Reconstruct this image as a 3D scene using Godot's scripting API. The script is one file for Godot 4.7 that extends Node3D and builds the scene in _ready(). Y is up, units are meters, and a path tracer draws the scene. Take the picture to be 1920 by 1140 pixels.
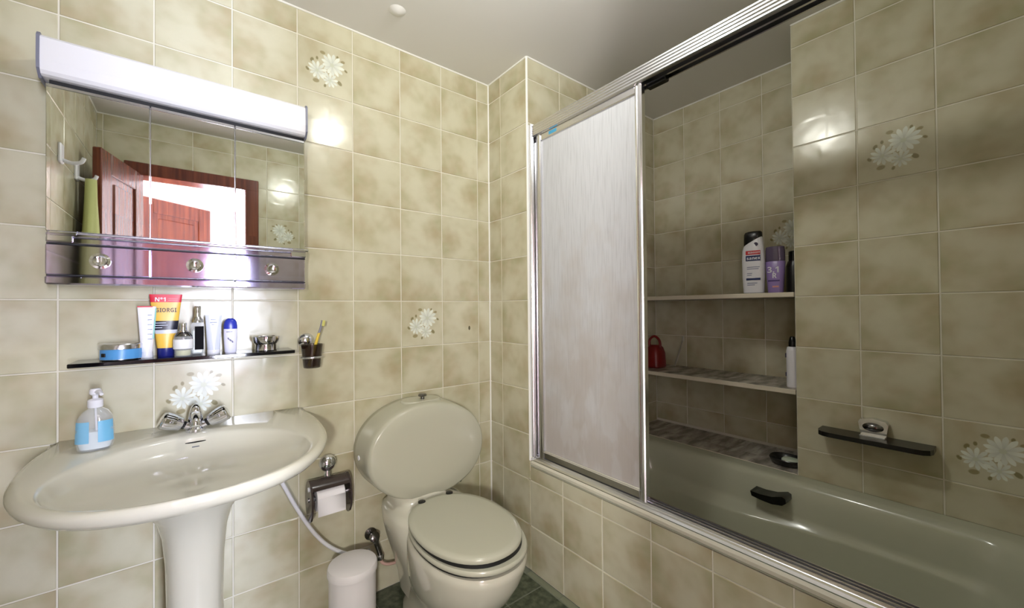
extends Node3D
# A small tiled bathroom: basin and mirror cabinet, toilet, tub with sliding screen, niche with shelves.
# x runs along the basin wall, y up, z from the basin wall towards the doorway.

const W_L := -0.44      # left wall
const W_C := 1.168      # corner pier and tub front
const W_R := 1.8875     # wall behind the tub
const W_N := 2.175      # back of the niche
const Z_E := 0.30       # tub end wall
const Z_N := 1.10       # where the niche stops
const Z_F := 1.80       # wall with the door
const CEIL := 2.297
const TS := 0.2

var M := {}
var used := {}
var tile_cache := {}
var rng := RandomNumberGenerator.new()


# ---------------------------------------------------------------- geometry collector
class Geo:
	var v := PackedVector3Array()
	var uv := PackedVector2Array()
	var g := PackedInt32Array()
	var next := 1

	func tri(a: Vector3, b: Vector3, c: Vector3, grp := -1, ua := Vector2.ZERO, ub := Vector2.ZERO, uc := Vector2.ZERO) -> void:
		if (b - a).cross(c - a).length_squared() < 1e-18:
			return
		v.append(a); v.append(b); v.append(c)
		uv.append(ua); uv.append(ub); uv.append(uc)
		g.append(grp); g.append(grp); g.append(grp)

	func quad(a: Vector3, b: Vector3, c: Vector3, d: Vector3, grp := -1, ua := Vector2(0, 1), ub := Vector2(1, 1), uc := Vector2(1, 0), ud := Vector2.ZERO) -> void:
		tri(a, b, c, grp, ua, ub, uc)
		tri(a, c, d, grp, ua, uc, ud)

	func loft(rings: Array, breaks := [], closed := true, cap0 := false, cap1 := false) -> Geo:
		var n: int = rings[0].size()
		var grp := next
		for i in rings.size() - 1:
			if i in breaks:
				grp += 1
			for j in (n if closed else n - 1):
				var k := (j + 1) % n
				var u0 := float(j) / n
				var u1 := float(j + 1) / n
				var v0 := 1.0 - float(i) / (rings.size() - 1)
				var v1 := 1.0 - float(i + 1) / (rings.size() - 1)
				quad(rings[i][j], rings[i][k], rings[i + 1][k], rings[i + 1][j], grp, Vector2(u0, v0), Vector2(u1, v0), Vector2(u1, v1), Vector2(u0, v1))
		if cap0:
			fan(rings[0], grp + 1, true)
		if cap1:
			fan(rings[-1], grp + 2, false)
		next = grp + 3
		return self

	func fan(ring: PackedVector3Array, grp: int, back: bool) -> void:
		var c := Vector3.ZERO
		for p in ring:
			c += p
		c /= ring.size()
		for j in ring.size():
			var k := (j + 1) % ring.size()
			if back:
				tri(c, ring[k], ring[j], grp)
			else:
				tri(c, ring[j], ring[k], grp)

	# profile of (radius, height) turned about the y axis through at; corners sharper than 35 degrees stay sharp
	func lathe(profile: Array, segs := 32, at := Vector3.ZERO, basis := Basis.IDENTITY) -> Geo:
		var rings := []
		var breaks := []
		for i in profile.size():
			var p: Vector2 = profile[i]
			var r := PackedVector3Array()
			for j in segs:
				var t := TAU * j / segs
				r.append(at + basis * Vector3(p.x * sin(t), p.y, p.x * cos(t)))
			rings.append(r)
			if i > 0 and i < profile.size() - 1:
				var d0: Vector2 = profile[i] - profile[i - 1]
				var d1: Vector2 = profile[i + 1] - profile[i]
				if absf(d0.angle_to(d1)) > deg_to_rad(35):
					breaks.append(i)
		return loft(rings, breaks, true, profile[0].x > 0.0001, profile[-1].x > 0.0001)

	func box(c: Vector3, s: Vector3, bev := 0.002, basis := Basis.IDENTITY) -> Geo:
		var h := s / 2.0
		var b := minf(bev, minf(h.x, minf(h.y, h.z)) * 0.9)
		var P := func(x: float, y: float, z: float) -> Vector3: return c + basis * Vector3(x, y, z)
		for ax in 3:
			var u := (ax + 1) % 3
			var w := (ax + 2) % 3
			for sg in [-1.0, 1.0]:
				var q := []
				for k in [[-1, -1], [1, -1], [1, 1], [-1, 1]]:
					var p := Vector3.ZERO
					p[ax] = sg * h[ax]
					p[u] = k[0] * (h[u] - b)
					p[w] = k[1] * (h[w] - b)
					q.append(c + basis * p)
				if sg > 0:
					quad(q[0], q[1], q[2], q[3])
				else:
					quad(q[3], q[2], q[1], q[0])
			# edges along ax
			for e in [[-1, -1], [1, -1], [1, 1], [-1, 1]]:
				var a0 := Vector3.ZERO; var a1 := Vector3.ZERO; var b0 := Vector3.ZERO; var b1 := Vector3.ZERO
				for pr in [0, 1]:
					var ex: float = (h[ax] - b) * (-1.0 if pr == 0 else 1.0)
					var pa := Vector3.ZERO
					pa[ax] = ex; pa[u] = e[0] * h[u]; pa[w] = e[1] * (h[w] - b)
					var pb := Vector3.ZERO
					pb[ax] = ex; pb[u] = e[0] * (h[u] - b); pb[w] = e[1] * h[w]
					if pr == 0:
						a0 = pa; b0 = pb
					else:
						a1 = pa; b1 = pb
				if e[0] * e[1] > 0:
					quad(c + basis * a0, c + basis * b0, c + basis * b1, c + basis * a1)
				else:
					quad(c + basis * a1, c + basis * b1, c + basis * b0, c + basis * a0)
		for sx in [-1.0, 1.0]:
			for sy in [-1.0, 1.0]:
				for sz in [-1.0, 1.0]:
					var px: Vector3 = c + basis * Vector3(sx * h.x, sy * (h.y - b), sz * (h.z - b))
					var py: Vector3 = c + basis * Vector3(sx * (h.x - b), sy * h.y, sz * (h.z - b))
					var pz: Vector3 = c + basis * Vector3(sx * (h.x - b), sy * (h.y - b), sz * h.z)
					if sx * sy * sz > 0:
						tri(px, py, pz)
					else:
						tri(px, pz, py)
		return self

	# polygon in a plane (u, w) pushed along n from a to b
	func prism(poly: PackedVector2Array, o: Vector3, u: Vector3, w: Vector3, n: Vector3, a: float, b: float, smooth := false) -> Geo:
		var m := poly.size()
		var P := func(p: Vector2, d: float) -> Vector3: return o + u * p.x + w * p.y + n * d
		var flip := Geometry2D.is_polygon_clockwise(poly)
		var hand := u.cross(w).dot(n) < 0
		for i in m:
			var p: Vector2 = poly[i]
			var q: Vector2 = poly[(i + 1) % m]
			if flip == hand:
				quad(P.call(p, a), P.call(q, a), P.call(q, b), P.call(p, b), next if smooth else -1)
			else:
				quad(P.call(p, b), P.call(q, b), P.call(q, a), P.call(p, a), next if smooth else -1)
		next += 1
		var idx := Geometry2D.triangulate_polygon(poly)
		for t in range(0, idx.size(), 3):
			var A: Vector2 = poly[idx[t]]
			var B: Vector2 = poly[idx[t + 1]]
			var C: Vector2 = poly[idx[t + 2]]
			var ccw := (B - A).cross(C - A) > 0
			if ccw != hand:
				tri(P.call(A, b), P.call(B, b), P.call(C, b))
				tri(P.call(A, a), P.call(C, a), P.call(B, a))
			else:
				tri(P.call(A, b), P.call(C, b), P.call(B, b))
				tri(P.call(A, a), P.call(B, a), P.call(C, a))
		return self

	func tube(path: PackedVector3Array, r0: float, r1 := -1.0, segs := 12) -> Geo:
		if r1 < 0:
			r1 = r0
		var rings := []
		var t0 := (path[1] - path[0]).normalized()
		var nrm := t0.cross(Vector3.UP if absf(t0.y) < 0.9 else Vector3.RIGHT).normalized()
		for i in path.size():
			var t := (path[mini(i + 1, path.size() - 1)] - path[maxi(i - 1, 0)]).normalized()
			nrm = (nrm - t * nrm.dot(t)).normalized()
			var bi := t.cross(nrm)
			var rr := lerpf(r0, r1, float(i) / (path.size() - 1))
			var ring := PackedVector3Array()
			for j in segs:
				var a := TAU * j / segs
				ring.append(path[i] + nrm * cos(a) * rr + bi * sin(a) * rr)
			rings.append(ring)
		return loft(rings, [], true, true, true)

	func done(keep := false) -> ArrayMesh:
		var c := Vector3.ZERO
		for p in v:
			c += p
		c /= maxf(1, v.size())
		var vol := 0.0
		for i in range(0, v.size(), 3):
			vol += (v[i] - c).dot((v[i + 1] - c).cross(v[i + 2] - c))
		var flip := vol > 0 and not keep
		var st := SurfaceTool.new()
		st.begin(Mesh.PRIMITIVE_TRIANGLES)
		for i in range(0, v.size(), 3):
			for k in ([0, 2, 1] if flip else [0, 1, 2]):
				st.set_smooth_group(g[i + k])
				st.set_uv(uv[i + k])
				st.add_vertex(v[i + k])
		st.generate_normals()
		return st.commit()


func ring(c: Vector3, a: float, b: float, n := 2.0, cnt := 48, tilt := 0.0) -> PackedVector3Array:   # superellipse lying in xz
	var r := PackedVector3Array()
	for j in cnt:
		var t := TAU * j / cnt
		var x := a * signf(cos(t)) * pow(absf(cos(t)), 2.0 / n)
		var z := b * signf(sin(t)) * pow(absf(sin(t)), 2.0 / n)
		r.append(c + Vector3(x, 0, z).rotated(Vector3.UP, tilt))
	return r


func ring_xy(c: Vector3, a: float, b: float, n := 2.0, cnt := 48, tilt := 0.0) -> PackedVector3Array:  # superellipse standing in xy
	var r := PackedVector3Array()
	for p in ring(Vector3.ZERO, a, b, n, cnt):
		r.append(c + Vector3(p.x, p.z, 0).rotated(Vector3.BACK, tilt))
	return r


func round_rect(x0: float, x1: float, z0: float, z1: float, y: float, r: float, per := 8) -> PackedVector3Array:
	var out := PackedVector3Array()
	var cs := [Vector2(x1 - r, z1 - r), Vector2(x0 + r, z1 - r), Vector2(x0 + r, z0 + r), Vector2(x1 - r, z0 + r)]
	for k in 4:
		for i in per + 1:
			var t := PI / 2 * (k + float(i) / per)
			out.append(Vector3(cs[k].x + r * cos(t), y, cs[k].y + r * sin(t)))
	# more points along the long sides, evenly on every ring
	var full := PackedVector3Array()
	for i in out.size():
		full.append(out[i])
		if i % (per + 1) == per:
			for s in range(1, 10):
				full.append(out[i].lerp(out[(i + 1) % out.size()], s / 10.0))
	return full


func smooth_path(pts: Array, per := 8) -> PackedVector3Array:
	var out := PackedVector3Array()
	for i in pts.size() - 1:
		var p0: Vector3 = pts[maxi(i - 1, 0)]
		var p1: Vector3 = pts[i]
		var p2: Vector3 = pts[i + 1]
		var p3: Vector3 = pts[mini(i + 2, pts.size() - 1)]
		for s in per:
			out.append(p1.cubic_interpolate(p2, p0, p3, float(s) / per))
	out.append(pts[-1])
	return out


# ---------------------------------------------------------------- nodes
func numbered(called: String) -> String:
	used[called] = used.get(called, -1) + 1
	return called if used[called] == 0 else "%s_%03d" % [called, used[called]]


func tag(o: Node, label: String, category := "", group := "") -> void:
	o.set_meta("label", label)
	if category:
		o.set_meta("category", category)
	if group:
		o.set_meta("group", group)


func thing(called: String, label: String, category: String, at := Vector3.ZERO, group := "") -> Node3D:
	var o := Node3D.new()
	o.name = numbered(called)
	add_child(o)
	o.position = at
	tag(o, label, category, group)
	return o


func part(called: String, shape, mat: Material, parent: Node3D, label := "") -> MeshInstance3D:
	var o := MeshInstance3D.new()
	o.name = called
	var m: Mesh = shape.done() if shape is Geo else shape
	o.mesh = m
	o.material_override = mat
	o.cast_shadow = GeometryInstance3D.SHADOW_CASTING_SETTING_ON
	parent.add_child(o, true)
	if label:
		o.set_meta("label", label)
	if called == "small_print":
		o.set_meta("kind", "stuff")
	return o


func struct(called: String, shape, mat: Material, label: String, category: String) -> MeshInstance3D:
	var o := part(numbered(called), shape, mat, self)
	o.set_meta("kind", "structure")
	tag(o, label, category)
	return o


func lettering(txt: String, height: float, mat: Material, parent: Node3D, at: Vector3, turn := Vector3.ZERO, bold := false, squeeze := 1.0) -> void:
	var t := TextMesh.new()
	var f := SystemFont.new()
	f.font_names = PackedStringArray(["Droid Sans"])
	if bold:
		f.font_weight = 700
	t.font = f
	t.text = txt
	t.font_size = 48
	t.pixel_size = height / 35.0
	t.depth = 0.0006
	var o := part("lettering", t, mat, parent)
	o.position = at
	o.rotation = turn
	o.scale = Vector3(squeeze, 1, 1)


# ---------------------------------------------------------------- materials
func mat(c: Color, rough := 0.5, metal := 0.0) -> StandardMaterial3D:
	var m := StandardMaterial3D.new()
	m.albedo_color = c
	m.roughness = rough
	m.metallic = metal
	return m


func c8(r: float, g: float, b: float, a := 1.0) -> Color:
	return Color(r / 255.0, g / 255.0, b / 255.0, a)


func noise(s: int, freq: float, oct := 4) -> FastNoiseLite:
	var n := FastNoiseLite.new()
	n.seed = s
	n.noise_type = FastNoiseLite.TYPE_SIMPLEX_SMOOTH
	n.frequency = freq
	n.fractal_octaves = oct
	return n


func tile_image(s: int, size := 160) -> Image:
	var im := Image.create(size, size, false, Image.FORMAT_RGB8)
	var n1 := noise(s, 1.05 / size, 3)
	var n2 := noise(s + 50, 3.5 / size, 3)
	var light := c8(206, 202, 178)
	var olive := c8(168, 163, 128)
	var brown := c8(174, 160, 128)
	for y in size:
		for x in size:
			var e := minf(minf(x, size - 1 - x), minf(y, size - 1 - y)) / (size * 0.5)
			var edge := pow(1.0 - e, 2.5)
			var t := clampf(0.36 + 0.62 * n1.get_noise_2d(x, y) + 0.10 * n2.get_noise_2d(x * 1.3, y) + 0.16 * (edge - 0.35) , 0.0, 1.0)
			t = t * t * (3 - 2 * t)
			var hue := clampf(0.5 + 1.2 * n2.get_noise_2d(x * 0.5 + 300, y * 0.5), 0, 1)
			im.set_pixel(x, y, light.lerp(olive.lerp(brown, hue), t * 0.85))
	return im


func flower_image() -> Image:
	var size := 320
	var im := tile_image(91, size)
	var leaf := c8(132, 124, 88)
	var leaves := [Vector3(0.43, 0.20, 0.055), Vector3(0.24, 0.40, 0.05), Vector3(0.16, 0.60, 0.045), Vector3(0.31, 0.78, 0.065), Vector3(0.47, 0.83, 0.04), Vector3(0.74, 0.70, 0.06), Vector3(0.80, 0.26, 0.05), Vector3(0.70, 0.20, 0.04), Vector3(0.86, 0.42, 0.04), Vector3(0.55, 0.55, 0.05), Vector3(0.33, 0.34, 0.04)]
	var blooms := [[Vector2(0.33, 0.58), 0.19, 11, 0.3], [Vector2(0.56, 0.70), 0.17, 10, 0.9], [Vector2(0.60, 0.39), 0.235, 13, 0.1]]
	var petal := c8(233, 238, 228)
	for y in size:
		for x in size:
			var p := Vector2(x + 0.5, y + 0.5) / size
			var c := im.get_pixel(x, y)
			for i in leaves.size():
				var L: Vector3 = leaves[i]
				var d := (p - Vector2(L.x, L.y)).rotated(i * 1.1)
				d.y *= 1.5
				var m := clampf((L.z - d.length()) * 60.0, 0, 1)
				c = c.lerp(leaf if i % 3 else c8(150, 140, 104), m * 0.85)
			for b in blooms:
				var d: Vector2 = p - b[0]
				var r: float = d.length() / b[1]
				if r > 1.05:
					continue
				var k: float = b[2]
				var a: float = (d.angle() + b[3] * 2.0) / TAU * k
				var idx := int(floor(a + 100.0))
				var off := absf(a - floor(a) - 0.5)          # 0 on the petal's axis
				var reach := 0.86 + 0.14 * sin(idx * 12.9)
				var wide: float = off * TAU / k * r               # distance from the axis
				var half := 0.155 * sqrt(clampf(r * 1.6, 0, 1)) * sqrt(clampf((reach - r) * 5.0, 0, 1))
				var m := clampf((half - wide) * 30.0, 0, 1)
				var tone := petal.darkened(0.10 * clampf(1.0 - r * 1.6, 0, 1) + 0.05 * (idx % 2))
				c = c.lerp(tone, m * 0.95)
				if r < 0.17:
					c = c.lerp(c8(205, 210, 190), 0.8)
			im.set_pixel(x, y, c)
	return im


func streak_image() -> Image:                      # rain-patterned plastic with lime stains near its foot
	var w := 256
	var h := 512
	var im := Image.create(w, h, false, Image.FORMAT_RGB8)
	var n := noise(7, 0.12, 3)
	var big := noise(9, 0.012, 4)
	var base := c8(210, 212, 218)
	var stain := c8(190, 182, 176)
	var lime := c8(216, 218, 222)
	for y in h:
		for x in w:
			var s := n.get_noise_2d(x * 2.2, y * 0.12) * 0.10
			var c := base.lightened(maxf(s, 0)).darkened(maxf(-s, 0))
			var down := float(y) / h
			c = c.lerp(stain, clampf((down - 0.35) * 1.3 + 0.4 * big.get_noise_2d(x, y), 0, 0.8))
			var patch := clampf((big.get_noise_2d(x * 1.4 + 200, y * 0.8) - 0.02 + 0.28 * (float(x) / w - 0.5)) * 5.0, 0, 1) * clampf((down - 0.5) * 5.0, 0, 1)
			c = c.lerp(lime, patch * 0.3)
			im.set_pixel(x, y, c)
	return im


func marble_image() -> Image:
	var s := 256
	var im := Image.create(s, s, false, Image.FORMAT_RGB8)
	var n := noise(21, 0.010, 4)
	var m := noise(22, 0.012, 4)
	for y in s:
		for x in s:
			var vein := pow(1.0 - absf(n.get_noise_2d(x * 0.6, y * 2.4)), 7.0)
			var t := clampf(0.45 + 0.7 * m.get_noise_2d(x * 0.5, y * 2.0) + 0.35 * vein, 0, 1)
			im.set_pixel(x, y, c8(214, 207, 194).lerp(c8(128, 122, 116), t))
	return im


func wood_image() -> Image:
	var im := Image.create(128, 256, false, Image.FORMAT_RGB8)
	var n := noise(31, 0.05, 4)
	for y in 256:
		for x in 128:
			var t := clampf(0.5 + 0.9 * n.get_noise_2d(x * 1.8, y * 0.10), 0, 1)
			im.set_pixel(x, y, c8(124, 62, 40).lerp(c8(88, 38, 26), t))
	return im


func tex(im: Image) -> ImageTexture:
	return ImageTexture.create_from_image(im)


func build_materials() -> void:
	M.tiles = []
	var wave := NoiseTexture2D.new()
	wave.noise = noise(5, 0.006, 2)
	wave.width = 256
	wave.height = 256
	wave.seamless = true
	for i in 7:
		var m := mat(Color.WHITE, 0.2)
		m.albedo_texture = tex(tile_image(i * 13 + 3))
		m.metallic_specular = 0.5
		m.heightmap_enabled = true
		m.heightmap_texture = wave
		m.heightmap_scale = 0.05
		M.tiles.append(m)
	M.flower = mat(Color.WHITE, 0.2)
	M.flower.albedo_texture = tex(flower_image())
	M.grout = mat(c8(222, 218, 204), 0.85)
	M.white_grout = mat(c8(242, 241, 236), 0.7)
	M.ceiling = mat(c8(232, 231, 230), 0.6)
	M.floor_grout = mat(c8(118, 122, 108), 0.8)
	M.floor_tile = mat(c8(58, 68, 54), 0.18)
	var fn := NoiseTexture2D.new()
	fn.noise = noise(61, 0.02, 4)
	fn.width = 256
	fn.height = 256
	fn.seamless = true
	var ramp := Gradient.new()
	ramp.set_color(0, c8(52, 60, 48))
	ramp.set_color(1, c8(108, 114, 94))
	fn.color_ramp = ramp
	M.floor_tile.albedo_color = Color.WHITE
	M.floor_tile.albedo_texture = fn
	M.floor_trim = mat(c8(128, 132, 112), 0.3)
	M.ivory = mat(c8(208, 205, 189), 0.09)
	M.ivory.clearcoat_enabled = true
	M.ivory.clearcoat = 0.4
	M.ivory.clearcoat_roughness = 0.05
	M.ivory_seat = mat(c8(190, 189, 171), 0.22)
	M.tub = mat(c8(192, 194, 174), 0.14)
	M.chrome = mat(c8(225, 227, 235), 0.07, 1.0)
	M.chrome_soft = mat(c8(205, 207, 214), 0.2, 1.0)
	M.dark_chrome = mat(c8(120, 118, 118), 0.18, 1.0)
	M.alu = mat(c8(228, 228, 233), 0.22, 1.0)
	M.mirror = mat(c8(238, 241, 240), 0.015, 1.0)
	M.flap = mat(c8(202, 196, 226), 0.05, 1.0)
	M.white_plastic = mat(c8(228, 228, 234), 0.3)
	M.bin = mat(c8(226, 222, 222), 0.3)
	M.grey_plastic = mat(c8(120, 122, 140), 0.4)
	M.black = mat(c8(14, 14, 15), 0.25)
	M.black_matte = mat(c8(20, 20, 20), 0.6)
	M.black_print = mat(c8(16, 16, 20), 0.7)
	M.black_print.metallic_specular = 0.2
	M.black_glass = mat(c8(10, 10, 14), 0.05)
	M.clear = mat(Color(0.94, 0.96, 0.98, 0.22), 0.04)
	M.clear.transparency = BaseMaterial3D.TRANSPARENCY_ALPHA
	M.smoke = mat(Color(0.16, 0.09, 0.06, 0.62), 0.08)
	M.smoke.transparency = BaseMaterial3D.TRANSPARENCY_ALPHA
	M.smoke_dark = mat(c8(62, 52, 50), 0.12)
	M.frost = mat(Color.WHITE, 0.32)
	M.frost.albedo_texture = tex(streak_image())
	M.frost.backlight_enabled = true
	M.frost.backlight = Color(0.5, 0.5, 0.5)
	M.marble = mat(Color.WHITE, 0.25)
	M.marble.albedo_texture = tex(marble_image())
	M.marble.uv1_triplanar = true
	M.marble.uv1_scale = Vector3(2.5, 2.5, 2.5)
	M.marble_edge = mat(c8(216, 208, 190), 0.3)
	M.wood = mat(Color.WHITE, 0.2)
	M.wood.albedo_texture = tex(wood_image())
	M.wood.uv1_triplanar = true
	M.wood.uv1_scale = Vector3(3, 1.2, 3)
	M.hall_wall = mat(c8(238, 230, 228), 0.8)
	M.paper = mat(c8(240, 238, 242), 0.9)
	M.towel = mat(c8(200, 206, 140), 0.95)
	M.robe = mat(c8(48, 44, 40), 0.95)


# ---------------------------------------------------------------- tiles
func tile_mesh(w: float, h: float, fu: float, fv: float, turn: int) -> ArrayMesh:
	var key := "%.3f %.3f %.3f %.3f %d" % [w, h, fu, fv, turn]
	if tile_cache.has(key):
		return tile_cache[key]
	var g := Geo.new()
	var b := 0.0015
	var d := 0.004
	var o := [Vector3(-w / 2, -h / 2, -b), Vector3(w / 2, -h / 2, -b), Vector3(w / 2, h / 2, -b), Vector3(-w / 2, h / 2, -b)]
	var i := [Vector3(-w / 2 + b, -h / 2 + b, 0), Vector3(w / 2 - b, -h / 2 + b, 0), Vector3(w / 2 - b, h / 2 - b, 0), Vector3(-w / 2 + b, h / 2 - b, 0)]
	var U := func(p: Vector3) -> Vector2:
		var q := Vector2(fu + (p.x + w / 2) / TS, 1.0 - fv - (p.y + h / 2) / TS)
		match turn:
			1: return Vector2(1 - q.x, q.y)
			2: return Vector2(q.y, q.x)
			3: return Vector2(1 - q.y, 1 - q.x)
		return q
	g.quad(i[0], i[3], i[2], i[1], -1, U.call(i[0]), U.call(i[3]), U.call(i[2]), U.call(i[1]))
	for k in 4:
		var n := (k + 1) % 4
		g.quad(o[k], i[k], i[n], o[n], -1, U.call(o[k]), U.call(i[k]), U.call(i[n]), U.call(o[n]))
		var s0: Vector3 = o[k] + Vector3(0, 0, b - d)
		var s1: Vector3 = o[n] + Vector3(0, 0, b - d)
		g.quad(s0, o[k], o[n], s1, -1, U.call(o[k]), U.call(o[k]), U.call(o[n]), U.call(o[n]))
	tile_cache[key] = g.done(true)
	return tile_cache[key]


# tiles over a wall: o is its lower left corner as one faces it, u points right along it, n towards the viewer
func lay_tiles(wall: Node3D, o: Vector3, u: Vector3, n: Vector3, length: float, first: float, y1: float, flowers := [], hole := Rect2(), step := TS, mats := []) -> void:
	var us := [0.0]
	var p := first
	while p < length - 0.012:
		if p > 0.012:
			us.append(p)
		p += step
	us.append(length)
	var vs := [o.y]
	var q := ceilf((o.y + 0.01) / TS) * TS
	while q < y1 - 0.012:
		vs.append(q)
		q += TS
	vs.append(y1)
	var gap := 0.0038
	var up := Vector3.UP
	for a in us.size() - 1:
		for b in vs.size() - 1:
			var u0: float = us[a]
			var u1: float = us[a + 1]
			var v0: float = vs[b]
			var v1: float = vs[b + 1]
			var pieces := [Rect2(u0, v0, u1 - u0, v1 - v0)]
			if hole.size.x > 0:
				var r := Rect2(u0, v0, u1 - u0, v1 - v0)
				if hole.intersects(r):
					pieces = []
					if u0 < hole.position.x:
						pieces.append(Rect2(u0, v0, hole.position.x - u0, v1 - v0))
					if u1 > hole.end.x:
						pieces.append(Rect2(hole.end.x, v0, u1 - hole.end.x, v1 - v0))
					if v1 > hole.end.y:
						var l := maxf(u0, hole.position.x)
						pieces.append(Rect2(l, hole.end.y, minf(u1, hole.end.x) - l, v1 - hole.end.y))
			for r in pieces:
				if r.size.x < 0.012 or r.size.y < 0.012:
					continue
				var w: float = r.size.x - gap
				var h: float = r.size.y - gap
				var c: Vector3 = o + u * (r.position.x + r.size.x / 2) + up * (r.position.y + r.size.y / 2 - o.y)
				var is_flower := false
				for f in flowers:
					if r.has_point(f):
						is_flower = true
				var t := MeshInstance3D.new()
				t.name = "tile"
				# a cut tile keeps the side that is whole
				var fu: float = 1.0 - r.size.x / TS if a == 0 else 0.0
				var fv := 0.0
				t.mesh = tile_mesh(w, h, maxf(fu, 0), fv, 0 if is_flower else rng.randi() % 4)
				t.material_override = M.flower if is_flower else (M.tiles[rng.randi() % M.tiles.size()] if mats.is_empty() else mats[rng.randi() % mats.size()])
				var lean := 0.0028
				var bs := Basis(u, up, n) * Basis.from_euler(Vector3(rng.randf_range(-lean, lean), rng.randf_range(-lean, lean), 0))
				t.transform = Transform3D(bs, c + n * rng.randf_range(-0.0002, 0.0003))
				wall.add_child(t, true)


func slab(lo: Vector3, hi: Vector3, bev := 0.0) -> Geo:
	return Geo.new().box((lo + hi) / 2, hi - lo, maxf(bev, 0.0005))


# ---------------------------------------------------------------- the place
func _ready() -> void:
	rng.seed = 20
	# camera, sky, exposure, light
	var yaw := deg_to_rad(51.696)
	var pitch := 0.0107
	var roll := -0.0093
	var F0 := Vector3(cos(yaw), 0, -sin(yaw))
	var R0 := Vector3(sin(yaw), 0, cos(yaw))
	var F := F0 * cos(pitch) + Vector3.UP * sin(pitch)
	var U0 := Vector3.UP * cos(pitch) - F0 * sin(pitch)
	var R := R0 * cos(roll) + U0 * sin(roll)
	var U := U0 * cos(roll) - R0 * sin(roll)
	var cam := Camera3D.new()
	cam.name = "camera"
	cam.fov = rad_to_deg(2.0 * atan(570.0 / 751.24))
	cam.near = 0.02
	cam.transform = Transform3D(Basis(R, U, -F), Vector3(0, 1.1645, 1.6583))
	add_child(cam)
	cam.current = true

	var env := Environment.new()
	env.background_mode = Environment.BG_COLOR
	env.background_color = c8(200, 215, 235)
	env.background_energy_multiplier = 0.3
	env.tonemap_mode = Environment.TONE_MAPPER_LINEAR
	env.tonemap_exposure = 1.0
	env.sdfgi_enabled = true
	env.ssao_enabled = true
	env.ssil_enabled = true
	var we := WorldEnvironment.new()
	we.name = "world"
	we.environment = env
	add_child(we)

	var day := AreaLight3D.new()               # added light at the hall end, supplies daylight through the doorway
	day.name = "added_hall_light"
	day.area_size = Vector2(0.28, 1.1)
	day.light_color = c8(224, 230, 250)
	day.light_energy = 16.5
	day.area_range = 12.0
	day.shadow_enabled = true
	day.position = Vector3(0.31, 1.2, 4.03)   # shines along -z
	add_child(day)

	build_materials()
	build_shell()
	build_hall()
	build_ceiling_lamp()
	build_tub()
	build_screen()
	build_niche()
	build_cabinet()
	build_basin()
	build_shelf_items()
	build_toilet()
	build_small()


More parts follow.
